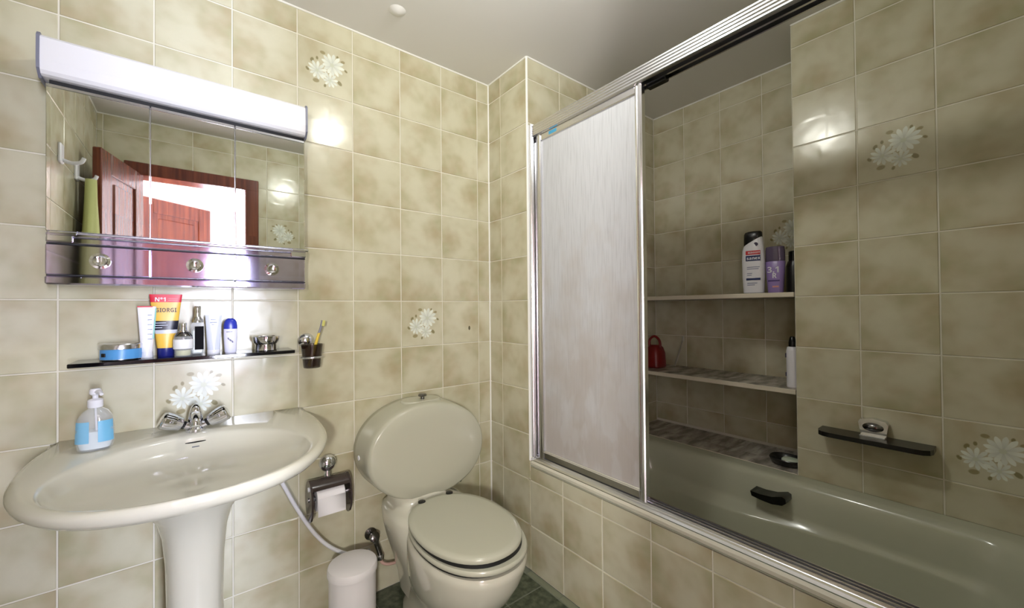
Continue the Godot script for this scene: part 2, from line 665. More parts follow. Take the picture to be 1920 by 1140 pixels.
func build_shell() -> void:
	var g: Geo
	var w: Node3D
	var e := 0.0018
	# basin wall
	w = struct("wall_back", slab(Vector3(W_L - 0.1, 0, -0.1), Vector3(W_C + 0.1, CEIL, -e)), M.grout, "beige tiled wall behind the basin and toilet", "wall")
	lay_tiles(w, Vector3(W_L, 0, 0), Vector3.RIGHT, Vector3.BACK, W_C - W_L, -0.301 - W_L, CEIL, [Vector2(0.4 - W_L, 2.1), Vector2(0.8 - W_L, 1.1), Vector2(0.0 - W_L, 0.9)])
	# corner pier
	w = struct("wall_corner", slab(Vector3(W_C + e, 0, 0), Vector3(W_N + 0.1, CEIL, Z_E - 0.02)), M.grout, "narrow tiled pier in the corner right of the toilet", "wall")
	lay_tiles(w, Vector3(W_C, 0, 0), Vector3.BACK, Vector3.LEFT, Z_E, 0.1, CEIL)
	# end wall over the tub, on the same pier
	g = slab(Vector3(W_C + e, 0.44, Z_E - 0.02), Vector3(W_N, CEIL, Z_E - e))
	w = struct("wall_end", g, M.grout, "tiled end wall of the tub, seen above and beside the frosted panel", "wall")
	lay_tiles(w, Vector3(W_C, 0.487, Z_E), Vector3.RIGHT, Vector3.BACK, W_N - W_C, 1.375 - W_C, CEIL)
	# tub front
	w = struct("wall_tub", slab(Vector3(W_C + e, 0, Z_E), Vector3(W_C + 0.05, 0.46, Z_F)), M.grout, "low tiled front of the bathtub", "wall")
	lay_tiles(w, Vector3(W_C, 0, Z_E), Vector3.BACK, Vector3.LEFT, Z_F - Z_E, TS, 0.462)
	# niche back
	w = struct("wall_niche", slab(Vector3(W_N + e, 0, Z_E - 0.02), Vector3(W_N + 0.1, CEIL, Z_F)), M.grout, "tiled back of the shelf niche behind the tub", "wall")
	lay_tiles(w, Vector3(W_N, 0.5, Z_E), Vector3.BACK, Vector3.LEFT, Z_N - Z_E, 0.19, CEIL, [Vector2(0.66, 1.5)])
	# wall behind the tub: a block that stops at the niche
	w = struct("wall_right", slab(Vector3(W_R + e, 0, Z_N), Vector3(W_N, CEIL, Z_F + 0.1)), M.grout, "tiled wall behind the tub carrying the black soap shelf", "wall")
	lay_tiles(w, Vector3(W_R, 0.485, Z_N), Vector3.BACK, Vector3.LEFT, Z_F - Z_N, TS, CEIL, [Vector2(0.3, 1.7), Vector2(0.5, 0.7)])
	# masonry below the niche, behind the tub
	struct("wall_niche_base", slab(Vector3(W_R + 0.001, 0, Z_E), Vector3(W_N, 0.468, Z_N)), M.grout, "masonry ledge under the marble at the foot of the niche", "wall")
	# left wall, seen in the mirror
	w = struct("wall_left", slab(Vector3(W_L - 0.1, 0, -0.1), Vector3(W_L - e, CEIL, Z_F + 0.1)), M.grout, "tiled left wall seen in the mirror behind the towel hook", "wall")
	lay_tiles(w, Vector3(W_L, 0, Z_F), Vector3.FORWARD, Vector3.RIGHT, Z_F, 0.1, CEIL)
	# wall with the doorway, seen in the mirror
	g = Geo.new()
	var ox0 := -0.29
	var ox1 := 0.29
	var oy := 2.0
	g.box(Vector3((W_L - 0.1 + ox0) / 2, CEIL / 2, Z_F + 0.05 + e / 2), Vector3(ox0 - W_L + 0.1, CEIL, 0.1 - e), 0.0005)
	g.box(Vector3((W_R + ox1) / 2 + 0.05, CEIL / 2, Z_F + 0.05 + e / 2), Vector3(W_R - ox1 + 0.1, CEIL, 0.1 - e), 0.0005)
	g.box(Vector3((ox0 + ox1) / 2, (CEIL + oy) / 2, Z_F + 0.05 + e / 2), Vector3(ox1 - ox0, CEIL - oy, 0.1 - e), 0.0005)
	w = struct("wall_front", g, M.grout, "tiled wall with the doorway, seen in the mirror", "wall")
	lay_tiles(w, Vector3(W_R, 0, Z_F), Vector3.LEFT, Vector3.FORWARD, W_R - W_L, 0.1, CEIL, [Vector2(W_R - 0.58, 1.7)], Rect2(W_R - ox1, -1, ox1 - ox0, oy + 1))
	# ceiling and floor
	struct("ceiling", slab(Vector3(W_L - 0.1, CEIL, -0.1), Vector3(W_N + 0.1, CEIL + 0.1, Z_F + 0.1)), M.ceiling, "grey white painted ceiling", "ceiling")
	var fl := struct("floor", slab(Vector3(W_L - 0.1, -0.1, -0.1), Vector3(W_N + 0.1, -0.0015, Z_F + 0.1)), M.floor_grout, "dark green tiled floor beside the toilet", "floor")
	var x := W_L
	while x < W_C - 0.01:
		var z := 0.0
		var x1 := minf(x + 0.2, W_C - 0.03)
		while z < Z_F - 0.01:
			var z1 := minf(z + 0.2, Z_F)
			var t := part("tile", tile_mesh(x1 - x - 0.004, z1 - z - 0.004, 0, 0, rng.randi() % 4), M.floor_tile, fl)
			t.transform = Transform3D(Basis(Vector3.RIGHT, Vector3.FORWARD, Vector3.UP), Vector3((x + x1) / 2, 0, (z + z1) / 2))
			z += 0.2
		x += 0.2
	# pale strip where floor and tub front meet
	var zz := Z_E
	while zz < Z_F - 0.01:
		var z1 := minf(zz + 0.2, Z_F)
		part("edge_tile", slab(Vector3(W_C - 0.028, -0.003, zz + 0.002), Vector3(W_C - 0.001, 0.001, z1 - 0.002), 0.001), M.floor_trim, fl)
		zz += 0.2
	# white joint along the ceiling and down the corners
	var b := 0.006
	var runs := [
		[Vector3(W_L, CEIL, 0), Vector3(W_C, CEIL, 0), "white sealing joint between ceiling and basin wall"],
		[Vector3(W_C, CEIL, 0), Vector3(W_C, CEIL, Z_E), "white sealing joint between ceiling and narrow corner pier"],
		[Vector3(W_C, CEIL, Z_E), Vector3(W_N, CEIL, Z_E), "white sealing joint between ceiling and tub end wall"],
		[Vector3(W_N, CEIL, Z_E), Vector3(W_N, CEIL, Z_N), "white sealing joint between ceiling and niche back"],
		[Vector3(W_R, CEIL, Z_N), Vector3(W_R, CEIL, Z_F), "white sealing joint between ceiling and wall behind the tub"],
		[Vector3(W_L, CEIL, 0), Vector3(W_L, CEIL, Z_F), "white sealing joint along the top of the left wall"],
		[Vector3(W_L, CEIL, Z_F), Vector3(W_R, CEIL, Z_F), "white sealing joint above the doorway wall"],
		[Vector3(W_C, 0, 0), Vector3(W_C, CEIL, 0), "white upright joint in the corner right of the toilet"],
		[Vector3(W_C, 0.487, Z_E), Vector3(W_C, CEIL, Z_E), "white upright joint on the outer edge of the corner pier"],
	]
	for i in runs.size():
		var a: Vector3 = runs[i][0]
		var c: Vector3 = runs[i][1]
		var d := (c - a).normalized()
		var s := Vector3(b, b, b) * 1.6
		for ax in 3:
			if absf(d[ax]) > 0.5:
				s[ax] = (c - a).length()
		var o := part("trim_%d" % (i + 1), Geo.new().box((a + c) / 2, s, 0.0025), M.white_grout, self)
		o.set_meta("kind", "structure")
		tag(o, runs[i][2], "joint")
	# door frame: jambs and head
	g = Geo.new()
	var fr := struct("door_frame", slab(Vector3(0.262, 0, Z_F - 0.02), Vector3(0.337, 2.045, Z_F + 0.115), 0.004), M.wood, "dark red wooden door frame seen in the mirror", "door frame")
	fr.set_meta("kind", "structure")
	part("jamb", slab(Vector3(-0.325, 0, Z_F - 0.02), Vector3(-0.255, 2.045, Z_F + 0.115), 0.004), M.wood, fr)
	part("head", slab(Vector3(-0.325, 1.972, Z_F - 0.021), Vector3(0.337, 2.045, Z_F + 0.116), 0.004), M.wood, fr)
	# the door leaf, opened inwards against the left wall
	var hinge := Vector3(-0.257, 0.006, Z_F - 0.022)
	var free := Vector3(-0.375, 0.006, 1.345)
	door_leaf("door_1", hinge, free, 1.962, "dark red panelled bathroom door opened against the left wall, in the mirror")
	# door standing ajar across the hall
	door_leaf("door_2", Vector3(0.09, 0.006, 2.80), Vector3(-0.33, 0.006, 2.50), 2.0, "orange brown panelled door across the hall, in the mirror")
	# plaster patch on the ceiling
	g = Geo.new().lathe([Vector2(0.0001, -0.012), Vector2(0.012, -0.011), Vector2(0.022, -0.006), Vector2(0.032, 0.0)], 20)
	var cap := part(numbered("plaster_patch"), g, M.ceiling, self)
	cap.position = Vector3(0.601, CEIL, 0.212)
	tag(cap, "small painted-over round cap on the ceiling above the toilet", "cover")
	# chipped spot on one tile
	var chip := part(numbered("wall_plug"), Geo.new().lathe([Vector2(0.0, 0.004), Vector2(0.005, 0.003), Vector2(0.007, 0.0)], 10, Vector3.ZERO, Basis(Vector3.RIGHT, PI / 2)), mat(c8(96, 88, 66), 0.8), self)
	chip.scale = Vector3(0.8, 1.6, 1)
	chip.position = Vector3(1.044, 1.071, 0.0)
	tag(chip, "small dark plug in the tile right of the flower tile over the toilet", "plug")


func door_leaf(called: String, hinge: Vector3, free: Vector3, h: float, label: String) -> void:
	var root := Node3D.new()
	root.name = called
	add_child(root)
	root.set_meta("kind", "structure")
	tag(root, label, "door")
	var d := free - hinge
	var len := d.length()
	d = d.normalized()
	root.transform = Transform3D(Basis(d, Vector3.UP, d.cross(Vector3.UP)), hinge)
	var t := 0.036
	part("core", slab(Vector3(0.07, 0.07, -0.009), Vector3(len - 0.07, h - 0.07, 0.009)), M.wood, root)
	for s in [[0.0, 0.095], [len - 0.095, len]]:
		part("stile", slab(Vector3(s[0], 0, -t / 2), Vector3(s[1], h, t / 2), 0.004), M.wood, root)
	for s in [[0.0, 0.16], [0.86, 0.98], [h - 0.11, h]]:
		part("rail", slab(Vector3(0.095, s[0], -t / 2), Vector3(len - 0.095, s[1], t / 2), 0.004), M.wood, root)
	for s in [[0.19, 0.83], [1.01, h - 0.14]]:
		part("panel", slab(Vector3(0.125, s[0], -0.015), Vector3(len - 0.125, s[1], 0.015), 0.01), M.wood, root)
	for sg in [-1.0, 1.0]:
		var g := Geo.new()
		g.box(Vector3(len - 0.045, 1.0, sg * (t / 2 + 0.003)), Vector3(0.036, 0.2, 0.006), 0.002)
		g.tube(smooth_path([Vector3(len - 0.045, 1.03, sg * t / 2), Vector3(len - 0.045, 1.03, sg * (t / 2 + 0.04)), Vector3(len - 0.065, 1.03, sg * (t / 2 + 0.048)), Vector3(len - 0.15, 1.03, sg * (t / 2 + 0.046))]), 0.009)
		part("handle", g, M.chrome_soft, root)


func build_hall() -> void:
	var z0 := Z_F + 0.1
	var z1 := 4.1
	struct("floor_hall", slab(Vector3(-1.3, -0.1, z0), Vector3(1.5, 0.0, z1 + 0.1)), M.hall_wall, "pale hall floor beyond the doorway", "floor")
	struct("ceiling_hall", slab(Vector3(-1.3, 2.45, z0), Vector3(1.5, 2.55, z1 + 0.1)), M.hall_wall, "white hall ceiling beyond the doorway", "ceiling")
	struct("wall_hall_left", slab(Vector3(-1.3, 0, z0), Vector3(-1.2, 2.45, z1 + 0.1)), M.hall_wall, "white hall wall left of the doorway", "wall")
	struct("wall_hall_right", slab(Vector3(1.4, 0, z0), Vector3(1.5, 2.45, z1 + 0.1)), M.hall_wall, "white hall wall right of the doorway", "wall")
	var g := Geo.new()
	g.box(Vector3(-0.575, 1.225, z1 + 0.05), Vector3(1.45, 2.45, 0.1), 0.001)
	g.box(Vector3(0.98, 1.225, z1 + 0.05), Vector3(1.04, 2.45, 0.1), 0.001)
	g.box(Vector3(0.305, 0.32, z1 + 0.05), Vector3(0.31, 0.64, 0.1), 0.001)
	g.box(Vector3(0.305, 2.14, z1 + 0.05), Vector3(0.31, 0.62, 0.1), 0.001)
	struct("wall_hall_end", g, M.hall_wall, "white far hall wall seen bright in the mirror", "wall")
	g = Geo.new()
	g.box(Vector3(-0.9, CEIL / 2 + 0.08, z0 + 0.01), Vector3(0.7, 2.45, 0.02), 0.001)
	g.box(Vector3(1.0, CEIL / 2 + 0.08, z0 + 0.01), Vector3(0.9, 2.45, 0.02), 0.001)
	g.box(Vector3(0.03, 2.29, z0 + 0.01), Vector3(1.6, 0.3, 0.02), 0.001)
	struct("wall_hall_near", g, M.hall_wall, "hall side of the doorway wall", "wall")
	var win := Node3D.new()  # added window, its narrow pane glows to feed the doorway light
	win.name = "window_1"
	add_child(win)
	win.set_meta("kind", "structure")
	tag(win, "added glowing window at the end of the hall, supplying light through the doorway", "window")
	g = Geo.new()
	for s in [[Vector3(0.157, 1.235, z1 + 0.03), Vector3(0.014, 1.19, 0.05)], [Vector3(0.453, 1.235, z1 + 0.03), Vector3(0.014, 1.19, 0.05)], [Vector3(0.305, 0.647, z1 + 0.03), Vector3(0.31, 0.014, 0.05)], [Vector3(0.305, 1.823, z1 + 0.03), Vector3(0.31, 0.014, 0.05)]]:
		g.box(s[0], s[1], 0.002)
	part("added_window_frame", g, M.white_plastic, win)
	var lit := mat(c8(235, 240, 255), 0.5)
	lit.emission_enabled = true
	lit.emission = c8(215, 230, 255)
	lit.emission_energy_multiplier = 2.0
	part("glow_pane", slab(Vector3(0.16, 0.65, z1 + 0.04), Vector3(0.45, 1.82, z1 + 0.05)), lit, win)
	var lamp := thing("added_floor_lamp", "added white floor lamp in the hall, out of view, supplying light through the doorway", "lamp", Vector3(-0.42, 0.0, 2.53))  # added lamp, out of view, lights the basin wall through the doorway
	part("base", Geo.new().lathe([Vector2(0.11, 0.0), Vector2(0.115, 0.004), Vector2(0.11, 0.016), Vector2(0.02, 0.022)], 32), M.white_plastic, lamp)
	part("pole", Geo.new().lathe([Vector2(0.010, 0.02), Vector2(0.010, 1.17)], 16), M.chrome_soft, lamp)
	var glow := mat(c8(245, 240, 235), 0.4)
	glow.emission_enabled = true
	glow.emission = c8(255, 240, 228)
	glow.emission_energy_multiplier = 2.0
	part("lamp_shade", Geo.new().lathe([Vector2(0.02, 1.16), Vector2(0.06, 1.175), Vector2(0.08, 1.215), Vector2(0.085, 1.25), Vector2(0.08, 1.29), Vector2(0.05, 1.325), Vector2(0.0, 1.34)], 32), glow, lamp)
	var hall := OmniLight3D.new()
	hall.name = "bulb"
	hall.light_color = c8(252, 250, 243)
	hall.light_energy = 2.9
	hall.light_size = 0.075
	hall.omni_range = 10.0
	hall.omni_attenuation = 2.0
	hall.shadow_enabled = true
	hall.position = Vector3(0, 1.25, 0)
	lamp.add_child(hall)


func build_ceiling_lamp() -> void:
	var at := Vector3(0.62, CEIL, 0.905)
	var lamp := thing("ceiling_lamp", "round opal glass ceiling lamp above the bathroom, reflected in the tiles", "lamp", at)
	part("lamp_base", Geo.new().lathe([Vector2(0.12, -0.02), Vector2(0.125, -0.015), Vector2(0.125, 0)], 32), M.white_plastic, lamp)
	var glow := mat(c8(245, 245, 245), 0.4)
	glow.emission_enabled = true
	glow.emission = c8(232, 242, 255)
	glow.emission_energy_multiplier = 6.0
	part("lamp_glass", Geo.new().lathe([Vector2(0.0, -0.10), Vector2(0.05, -0.097), Vector2(0.09, -0.082), Vector2(0.115, -0.055), Vector2(0.119, -0.02)], 32), glow, lamp)
	var l := OmniLight3D.new()
	l.name = "bulb"
	l.light_color = c8(252, 250, 236)
	l.light_energy = 0.34
	l.light_size = 0.045
	l.omni_range = 8.0
	l.omni_attenuation = 2.0
	l.shadow_enabled = true
	l.position = Vector3(0, -0.055, 0)
	lamp.add_child(l)


func build_tub() -> void:
	var t := thing("bathtub", "greenish ivory enamel bathtub built in behind the sliding screen", "bathtub")
	var g := Geo.new()
	var rings := []
	var spec := [ # x0 x1 z0 z1 y r
		[1.168, 1.8875, 0.3, 1.8, 0.464, 0.004], [1.166, 1.8875, 0.3, 1.8, 0.474, 0.004], [1.169, 1.8875, 0.3, 1.8, 0.483, 0.006], [1.178, 1.8865, 0.301, 1.799, 0.488, 0.01],
		[1.262, 1.835, 0.375, 1.735, 0.4885, 0.12], [1.275, 1.818, 0.395, 1.72, 0.486, 0.125], [1.286, 1.806, 0.412, 1.705, 0.478, 0.125], [1.293, 1.799, 0.425, 1.69, 0.463, 0.125],
		[1.300, 1.790, 0.445, 1.68, 0.42, 0.13], [1.306, 1.782, 0.47, 1.67, 0.372, 0.13], [1.310, 1.776, 0.48, 1.665, 0.352, 0.13], [1.313, 1.768, 0.49, 1.66, 0.342, 0.13],
		[1.316, 1.765, 0.53, 1.655, 0.330, 0.13], [1.322, 1.758, 0.55, 1.64, 0.30, 0.13], [1.335, 1.74, 0.60, 1.60, 0.19, 0.13], [1.36, 1.715, 0.65, 1.56, 0.135, 0.12], [1.41, 1.66, 0.74, 1.50, 0.112, 0.1], [1.5, 1.58, 0.9, 1.3, 0.105, 0.03]]
	for i in spec.size():
		var s: Array = spec[i]
		var r := round_rect(s[0], s[1], s[2], s[3], s[4], s[5])
		if i >= 11 and i <= 15:                      # the arm rest: a step in the long wall that dies away towards the middle
			for j in r.size():
				var p := r[j]
				if p.x > 1.62:
					var k := (1.0 - smoothstep(0.85, 1.3, p.z)) * smoothstep(1.62, 1.74, p.x)
					p.x -= k * 0.07
					r[j] = p
		rings.append(r)
	g.loft(rings, [3], true, false, true)
	part("tub_shell", g, M.tub, t)
	part("lit_tub_edge", slab(Vector3(1.1635, 0.4635, Z_E + 0.001), Vector3(1.186, 0.4895, Z_F - 0.001), 0.008), M.ivory, t, "rounded outer edge, coloured paler for the hall light falling on it")  # same enamel as the tub, paler colour stands for light on the lip
	part("drain", Geo.new().lathe([Vector2(0.0, 0.004), Vector2(0.025, 0.004), Vector2(0.03, 0.0)], 24, Vector3(1.54, 0.106, 1.0)), M.chrome, t)
	# black grip on the far side
	g = Geo.new()
	var poly := PackedVector2Array()
	for p in [Vector2(0.985, 0.432), Vector2(1.02, 0.430), Vector2(1.06, 0.434), Vector2(1.095, 0.446), Vector2(1.106, 0.441), Vector2(1.108, 0.425), Vector2(1.095, 0.413), Vector2(1.06, 0.406), Vector2(1.02, 0.409), Vector2(0.99, 0.414)]:
		poly.append(p)
	g.prism(poly, Vector3.ZERO, Vector3.BACK, Vector3.UP, Vector3.RIGHT, 1.728, 1.80, true)
	part("grip", g, M.black, t, "black grip on the far inner side")


func build_screen() -> void:
	var f := thing("shower_frame", "fluted aluminium frame of the bath screen with top track and bottom rail", "shower frame")
	var g := Geo.new()
	var p := PackedVector2Array()
	# bottom rail, in (x, y), run along z
	for q in [[1.171, 0.487], [1.171, 0.492], [1.176, 0.498], [1.180, 0.495], [1.183, 0.501], [1.187, 0.498], [1.190, 0.507], [1.193, 0.507], [1.1945, 0.497], [1.199, 0.497], [1.2005, 0.510], [1.2035, 0.510], [1.205, 0.497], [1.2095, 0.497], [1.211, 0.512], [1.214, 0.512], [1.2155, 0.498], [1.220, 0.498], [1.2215, 0.513], [1.226, 0.513], [1.228, 0.487]]:
		p.append(Vector2(q[0], q[1]))
	g.prism(p, Vector3.ZERO, Vector3.RIGHT, Vector3.UP, Vector3.BACK, Z_E, Z_F)
	part("bottom_rail", g, M.alu, f)
	g = Geo.new()
	p = PackedVector2Array()
	for k in 5:
		var y := 1.930 + k * 0.0105
		p.append(Vector2(1.180 + (0.0 if k else 0.002), y))
		p.append(Vector2(1.1785, y + 0.002))
		p.append(Vector2(1.1785, y + 0.0065))
		p.append(Vector2(1.182, y + 0.0085))
	for q in [[1.186, 1.984], [1.243, 1.984], [1.246, 1.980], [1.246, 1.928], [1.240, 1.928], [1.240, 1.962], [1.219, 1.962], [1.219, 1.928], [1.211, 1.928], [1.211, 1.962], [1.190, 1.962], [1.190, 1.928]]:
		p.append(Vector2(q[0], q[1]))
	g.prism(p, Vector3.ZERO, Vector3.RIGHT, Vector3.UP, Vector3.BACK, Z_E, Z_F)
	part("top_track", g, M.alu, f)
	g = Geo.new()
	p = PackedVector2Array()
	for q in [[1.172, 0.300], [1.172, 0.318], [1.176, 0.321], [1.181, 0.318], [1.185, 0.322], [1.188, 0.318], [1.192, 0.318], [1.192, 0.307], [1.212, 0.307], [1.212, 0.320], [1.232, 0.320], [1.232, 0.300]]:
		p.append(Vector2(q[0], q[1]))
	g.prism(p, Vector3.ZERO, Vector3.RIGHT, Vector3.BACK, Vector3.UP, 0.505, 1.985)
	part("wall_jamb", g, M.alu, f)
	part("stop_block", slab(Vector3(1.216, 1.916, 0.872), Vector3(1.242, 1.948, 0.945), 0.003), M.black, f, "black stop under the track")
	# the sliding panel
	var s := thing("sliding_panel", "frosted rain-pattern sliding panel with lime stains and aluminium edges", "shower panel")
	var x0 := 1.1915
	var x1 := 1.2095
	for zz in [[0.334, 0.364], [0.845, 0.872]]:
		g = Geo.new()
		p = PackedVector2Array()
		var a: float = zz[0]
		var b: float = zz[1]
		for q in [[x0, a], [x0 - 0.002, a + 0.006], [x0, a + 0.010], [x0 - 0.003, a + 0.014], [x0 - 0.003, b - 0.006], [x0, b - 0.002], [x0, b], [x1, b], [x1, a]]:
			p.append(Vector2(q[0], q[1]))
		g.prism(p, Vector3.ZERO, Vector3.RIGHT, Vector3.BACK, Vector3.UP, 0.505, 1.936)
		part("stile", g, M.alu, s)
	part("top_rail", slab(Vector3(x0, 1.902, 0.364), Vector3(x1, 1.930, 0.845), 0.003), M.alu, s)
	g = Geo.new()
	g.box(Vector3((x0 + x1) / 2, 0.526, 0.6045), Vector3(x1 - x0, 0.034, 0.481), 0.003)
	g.box(Vector3(x0 - 0.002, 0.536, 0.6045), Vector3(0.006, 0.006, 0.481), 0.002)
	part("panel_rail", g, M.alu, s)
	g = Geo.new()
	var q0 := Vector3(1.198, 0.54, 0.36)
	var q1 := Vector3(1.198, 1.905, 0.85)
	g.box((q0 + q1) / 2 + Vector3(0.003, 0, 0), Vector3(0.004, q1.y - q0.y, q1.z - q0.z), 0.0005)
	for k in g.uv.size():                            # the streaks run down the pane
		g.uv[k] = Vector2((g.v[k].z - q0.z) / (q1.z - q0.z), 1.0 - (g.v[k].y - q0.y) / (q1.y - q0.y))
	part("frosted_pane", g, M.frost, s)
	part("sticker", slab(Vector3(x0 - 0.0008, 1.909, 0.415), Vector3(x0 + 0.0005, 1.923, 0.462), 0.0003), mat(c8(70, 158, 200), 0.4), s, "small blue maker's sticker")


func build_niche() -> void:
	var lab := ["thin marble shelf at eye level in the niche, carrying the shampoo", "marble shelf in the middle of the niche, carrying the red can", "marble ledge at the foot of the niche, level with the tub rim"]
	var ys := [[1.199, 1.2195], [0.807, 0.8275], [0.468, 0.4895]]
	for i in 3:
		var o := part(numbered("marble_shelf"), slab(Vector3(W_R - 0.004 if i < 2 else W_R + 0.001, ys[i][0], Z_E + 0.001), Vector3(W_N - 0.001, ys[i][1], Z_N - 0.001), 0.003), M.marble, self)
		part("front_edge", slab(Vector3(W_R - 0.0055 if i < 2 else W_R + 0.0003, ys[i][0] + 0.0005, Z_E + 0.002), Vector3(W_R + 0.004, ys[i][1] - 0.0005, Z_N - 0.002), 0.002), M.marble_edge, o, "paler strip along the front edge")  # front strip in a paler colour than the marble slab
		tag(o, lab[i], "shelf")
	var y := 1.2195
	# white shampoo bottle with slanted black cap
	var face := Basis(Vector3.UP, -PI / 2 + 0.14)      # its label looks into the room
	var b := thing("shampoo_bottle", "tall white shampoo bottle with slanted black cap on the top niche shelf", "bottle", Vector3(1.99, y, 0.912))
	b.basis = face
	var g := Geo.new()
	var rings := []
	for r in [[0.0, 0.036, 0.02], [0.006, 0.041, 0.024], [0.08, 0.044, 0.026], [0.15, 0.0455, 0.026], [0.20, 0.043, 0.025], [0.235, 0.037, 0.023], [0.238, 0.035, 0.021]]:
		rings.append(ring(Vector3(0, r[0], 0), r[1], r[2], 2.6, 40))
	# the shoulder is cut on a slant
	for j in rings[5].size():
		for k in [5, 6]:
			var pt: Vector3 = rings[k][j]
			pt.y += pt.x * 0.55
			rings[k][j] = pt
	g.loft(rings, [1, 6], true, true, true)
	part("body", g, M.white_plastic, b)
	g = Geo.new()
	rings = []
	for r in [[0.237, 0.037, 0.022, 0.55], [0.252, 0.037, 0.022, 0.40], [0.274, 0.036, 0.021, 0.1], [0.281, 0.031, 0.017, 0.05], [0.283, 0.02, 0.012, 0.0]]:
		var rr := ring(Vector3(0, r[0], 0), r[1], r[2], 2.6, 40)
		for j in rr.size():
			var pt := rr[j]
			pt.y += pt.x * r[3]
			rr[j] = pt
		rings.append(rr)
	g.loft(rings, [], true, true, true)
	part("cap", g, M.black, b)
	var red := mat(c8(196, 40, 46), 0.4)
	var navy := mat(c8(28, 42, 92), 0.4)
	g = Geo.new().box(Vector3(0.004, 0.185, 0.0245), Vector3(0.058, 0.018, 0.003), 0.0008)
	part("label_band", g, red, b, "red label band")
	g = Geo.new().box(Vector3(0.004, 0.160, 0.0252), Vector3(0.058, 0.024, 0.003), 0.0008)
	part("label_band", g, navy, b, "dark blue name band")
	g = Geo.new().box(Vector3(0.004, 0.066, 0.0245), Vector3(0.056, 0.010, 0.003), 0.0008)
	part("label_band", g, navy, b, "blue lower band")
	part("label_mark", Geo.new().lathe([Vector2(0.009, 0), Vector2(0.009, 0.002), Vector2(0, 0.002)], 20, Vector3(0.015, 0.222, 0.0215), Basis(Vector3.RIGHT, PI / 2)), mat(c8(52, 40, 70), 0.4), b)
	lettering("sanex", 0.014, M.white_plastic, b, Vector3(0.006, 0.160, 0.0270), Vector3.ZERO, true)
	lettering("REBOOST", 0.008, M.white_plastic, b, Vector3(0.008, 0.185, 0.0263), Vector3.ZERO, true)
	g = Geo.new()
	for r in [[0.120, 0.05], [0.112, 0.046], [0.092, 0.02], [0.084, 0.018], [0.048, 0.04], [0.040, 0.03]]:
		g.box(Vector3(-0.02 + r[1] / 2, r[0], 0.0262), Vector3(r[1], 0.0028, 0.0012), 0.0003)
	part("small_print", g, mat(c8(120, 128, 160), 0.5), b)
	# lavender bottle
	b = thing("lavender_bottle", "lavender bottle with see-through grey cap beside the white shampoo", "bottle", Vector3(2.022, y, 0.989))
	b.basis = Basis(Vector3.UP, -PI / 2 + 0.1)
	g = Geo.new()
	rings = []
	for r in [[0.0, 0.026, 0.018], [0.005, 0.029, 0.02], [0.06, 0.033, 0.022], [0.14, 0.038, 0.023], [0.142, 0.036, 0.022]]:
		rings.append(ring(Vector3(0, r[0], 0), r[1], r[2], 2.6, 36))
	part("body", g.loft(rings, [1], true, true, true), mat(c8(150, 128, 186), 0.3), b)
	g = Geo.new()
	rings = []
	for r in [[0.143, 0.037, 0.022], [0.19, 0.037, 0.022], [0.206, 0.035, 0.021], [0.208, 0.031, 0.018]]:
		rings.append(ring(Vector3(0, r[0], 0), r[1], r[2], 2.6, 36))
	part("cap", g.loft(rings, [2], true, true, true), mat(c8(98, 86, 108), 0.12), b)
	lettering("3.1", 0.026, M.white_plastic, b, Vector3(-0.002, 0.104, 0.0228), Vector3.ZERO, true)
	lettering("R", 0.022, M.white_plastic, b, Vector3(0.0, 0.078, 0.0225), Vector3.ZERO, true)
	part("label_band", Geo.new().box(Vector3(-0.002, 0.056, 0.0215), Vector3(0.044, 0.006, 0.0016), 0.0004), mat(c8(84, 66, 124), 0.4), b)
	part("label_band", Geo.new().box(Vector3(0.004, 0.030, 0.0205), Vector3(0.024, 0.007, 0.0016), 0.0004), mat(c8(228, 160, 150), 0.4), b)
	# dark bottle at the niche's end
	b = thing("dark_bottle", "dark bottle half hidden by the wall edge on the top niche shelf", "bottle", Vector3(2.075, y, 1.045))
	part("body", Geo.new().lathe([Vector2(0.028, 0), Vector2(0.031, 0.004), Vector2(0.031, 0.12), Vector2(0.024, 0.142)], 28), mat(c8(26, 24, 24), 0.3), b)
	part("cap", Geo.new().lathe([Vector2(0.021, 0.142), Vector2(0.021, 0.183), Vector2(0.017, 0.187)], 28), M.black, b)
	# middle shelf: red can with a handle
	y = 0.8275
	b = thing("red_can", "dark red plastic can with a looped handle on the middle niche shelf", "can", Vector3(2.03, y, 0.385))
	g = Geo.new()
	rings = []
	for r in [[0.0, 0.05, 0.045], [0.006, 0.056, 0.05], [0.08, 0.052, 0.046], [0.112, 0.042, 0.036], [0.124, 0.024, 0.02]]:
		rings.append(ring(Vector3(0, r[0], 0), r[1], r[2], 3.0, 36))
	var redcan := mat(c8(120, 14, 18), 0.35)
	part("body", g.loft(rings, [1], true, true, true), redcan, b)
	part("handle", Geo.new().tube(smooth_path([Vector3(0, 0.105, 0.032), Vector3(0, 0.15, 0.026), Vector3(0, 0.172, -0.004), Vector3(0, 0.15, -0.034), Vector3(0, 0.105, -0.034)]), 0.007), redcan, b)
	b = thing("grey_brush", "thin pale grey brush leaning behind the red can", "brush", Vector3(2.12, y, 0.47))
	part("brush_handle", Geo.new().tube(PackedVector3Array([Vector3(0, 0.004, -0.02), Vector3(0.012, 0.08, 0.0), Vector3(0.02, 0.15, 0.018)]), 0.006, 0.004), mat(c8(168, 164, 150), 0.5), b)
	part("brush_head", Geo.new().box(Vector3(0.02, 0.158, 0.02), Vector3(0.01, 0.03, 0.012), 0.003), mat(c8(190, 188, 176), 0.6), b)
	# white bottle with black cap, cut by the wall edge
	b = thing("white_bottle", "white bottle with black cap at the wall edge of the middle niche shelf", "bottle", Vector3(1.935, y, 1.075))
	g = Geo.new()
	rings = []
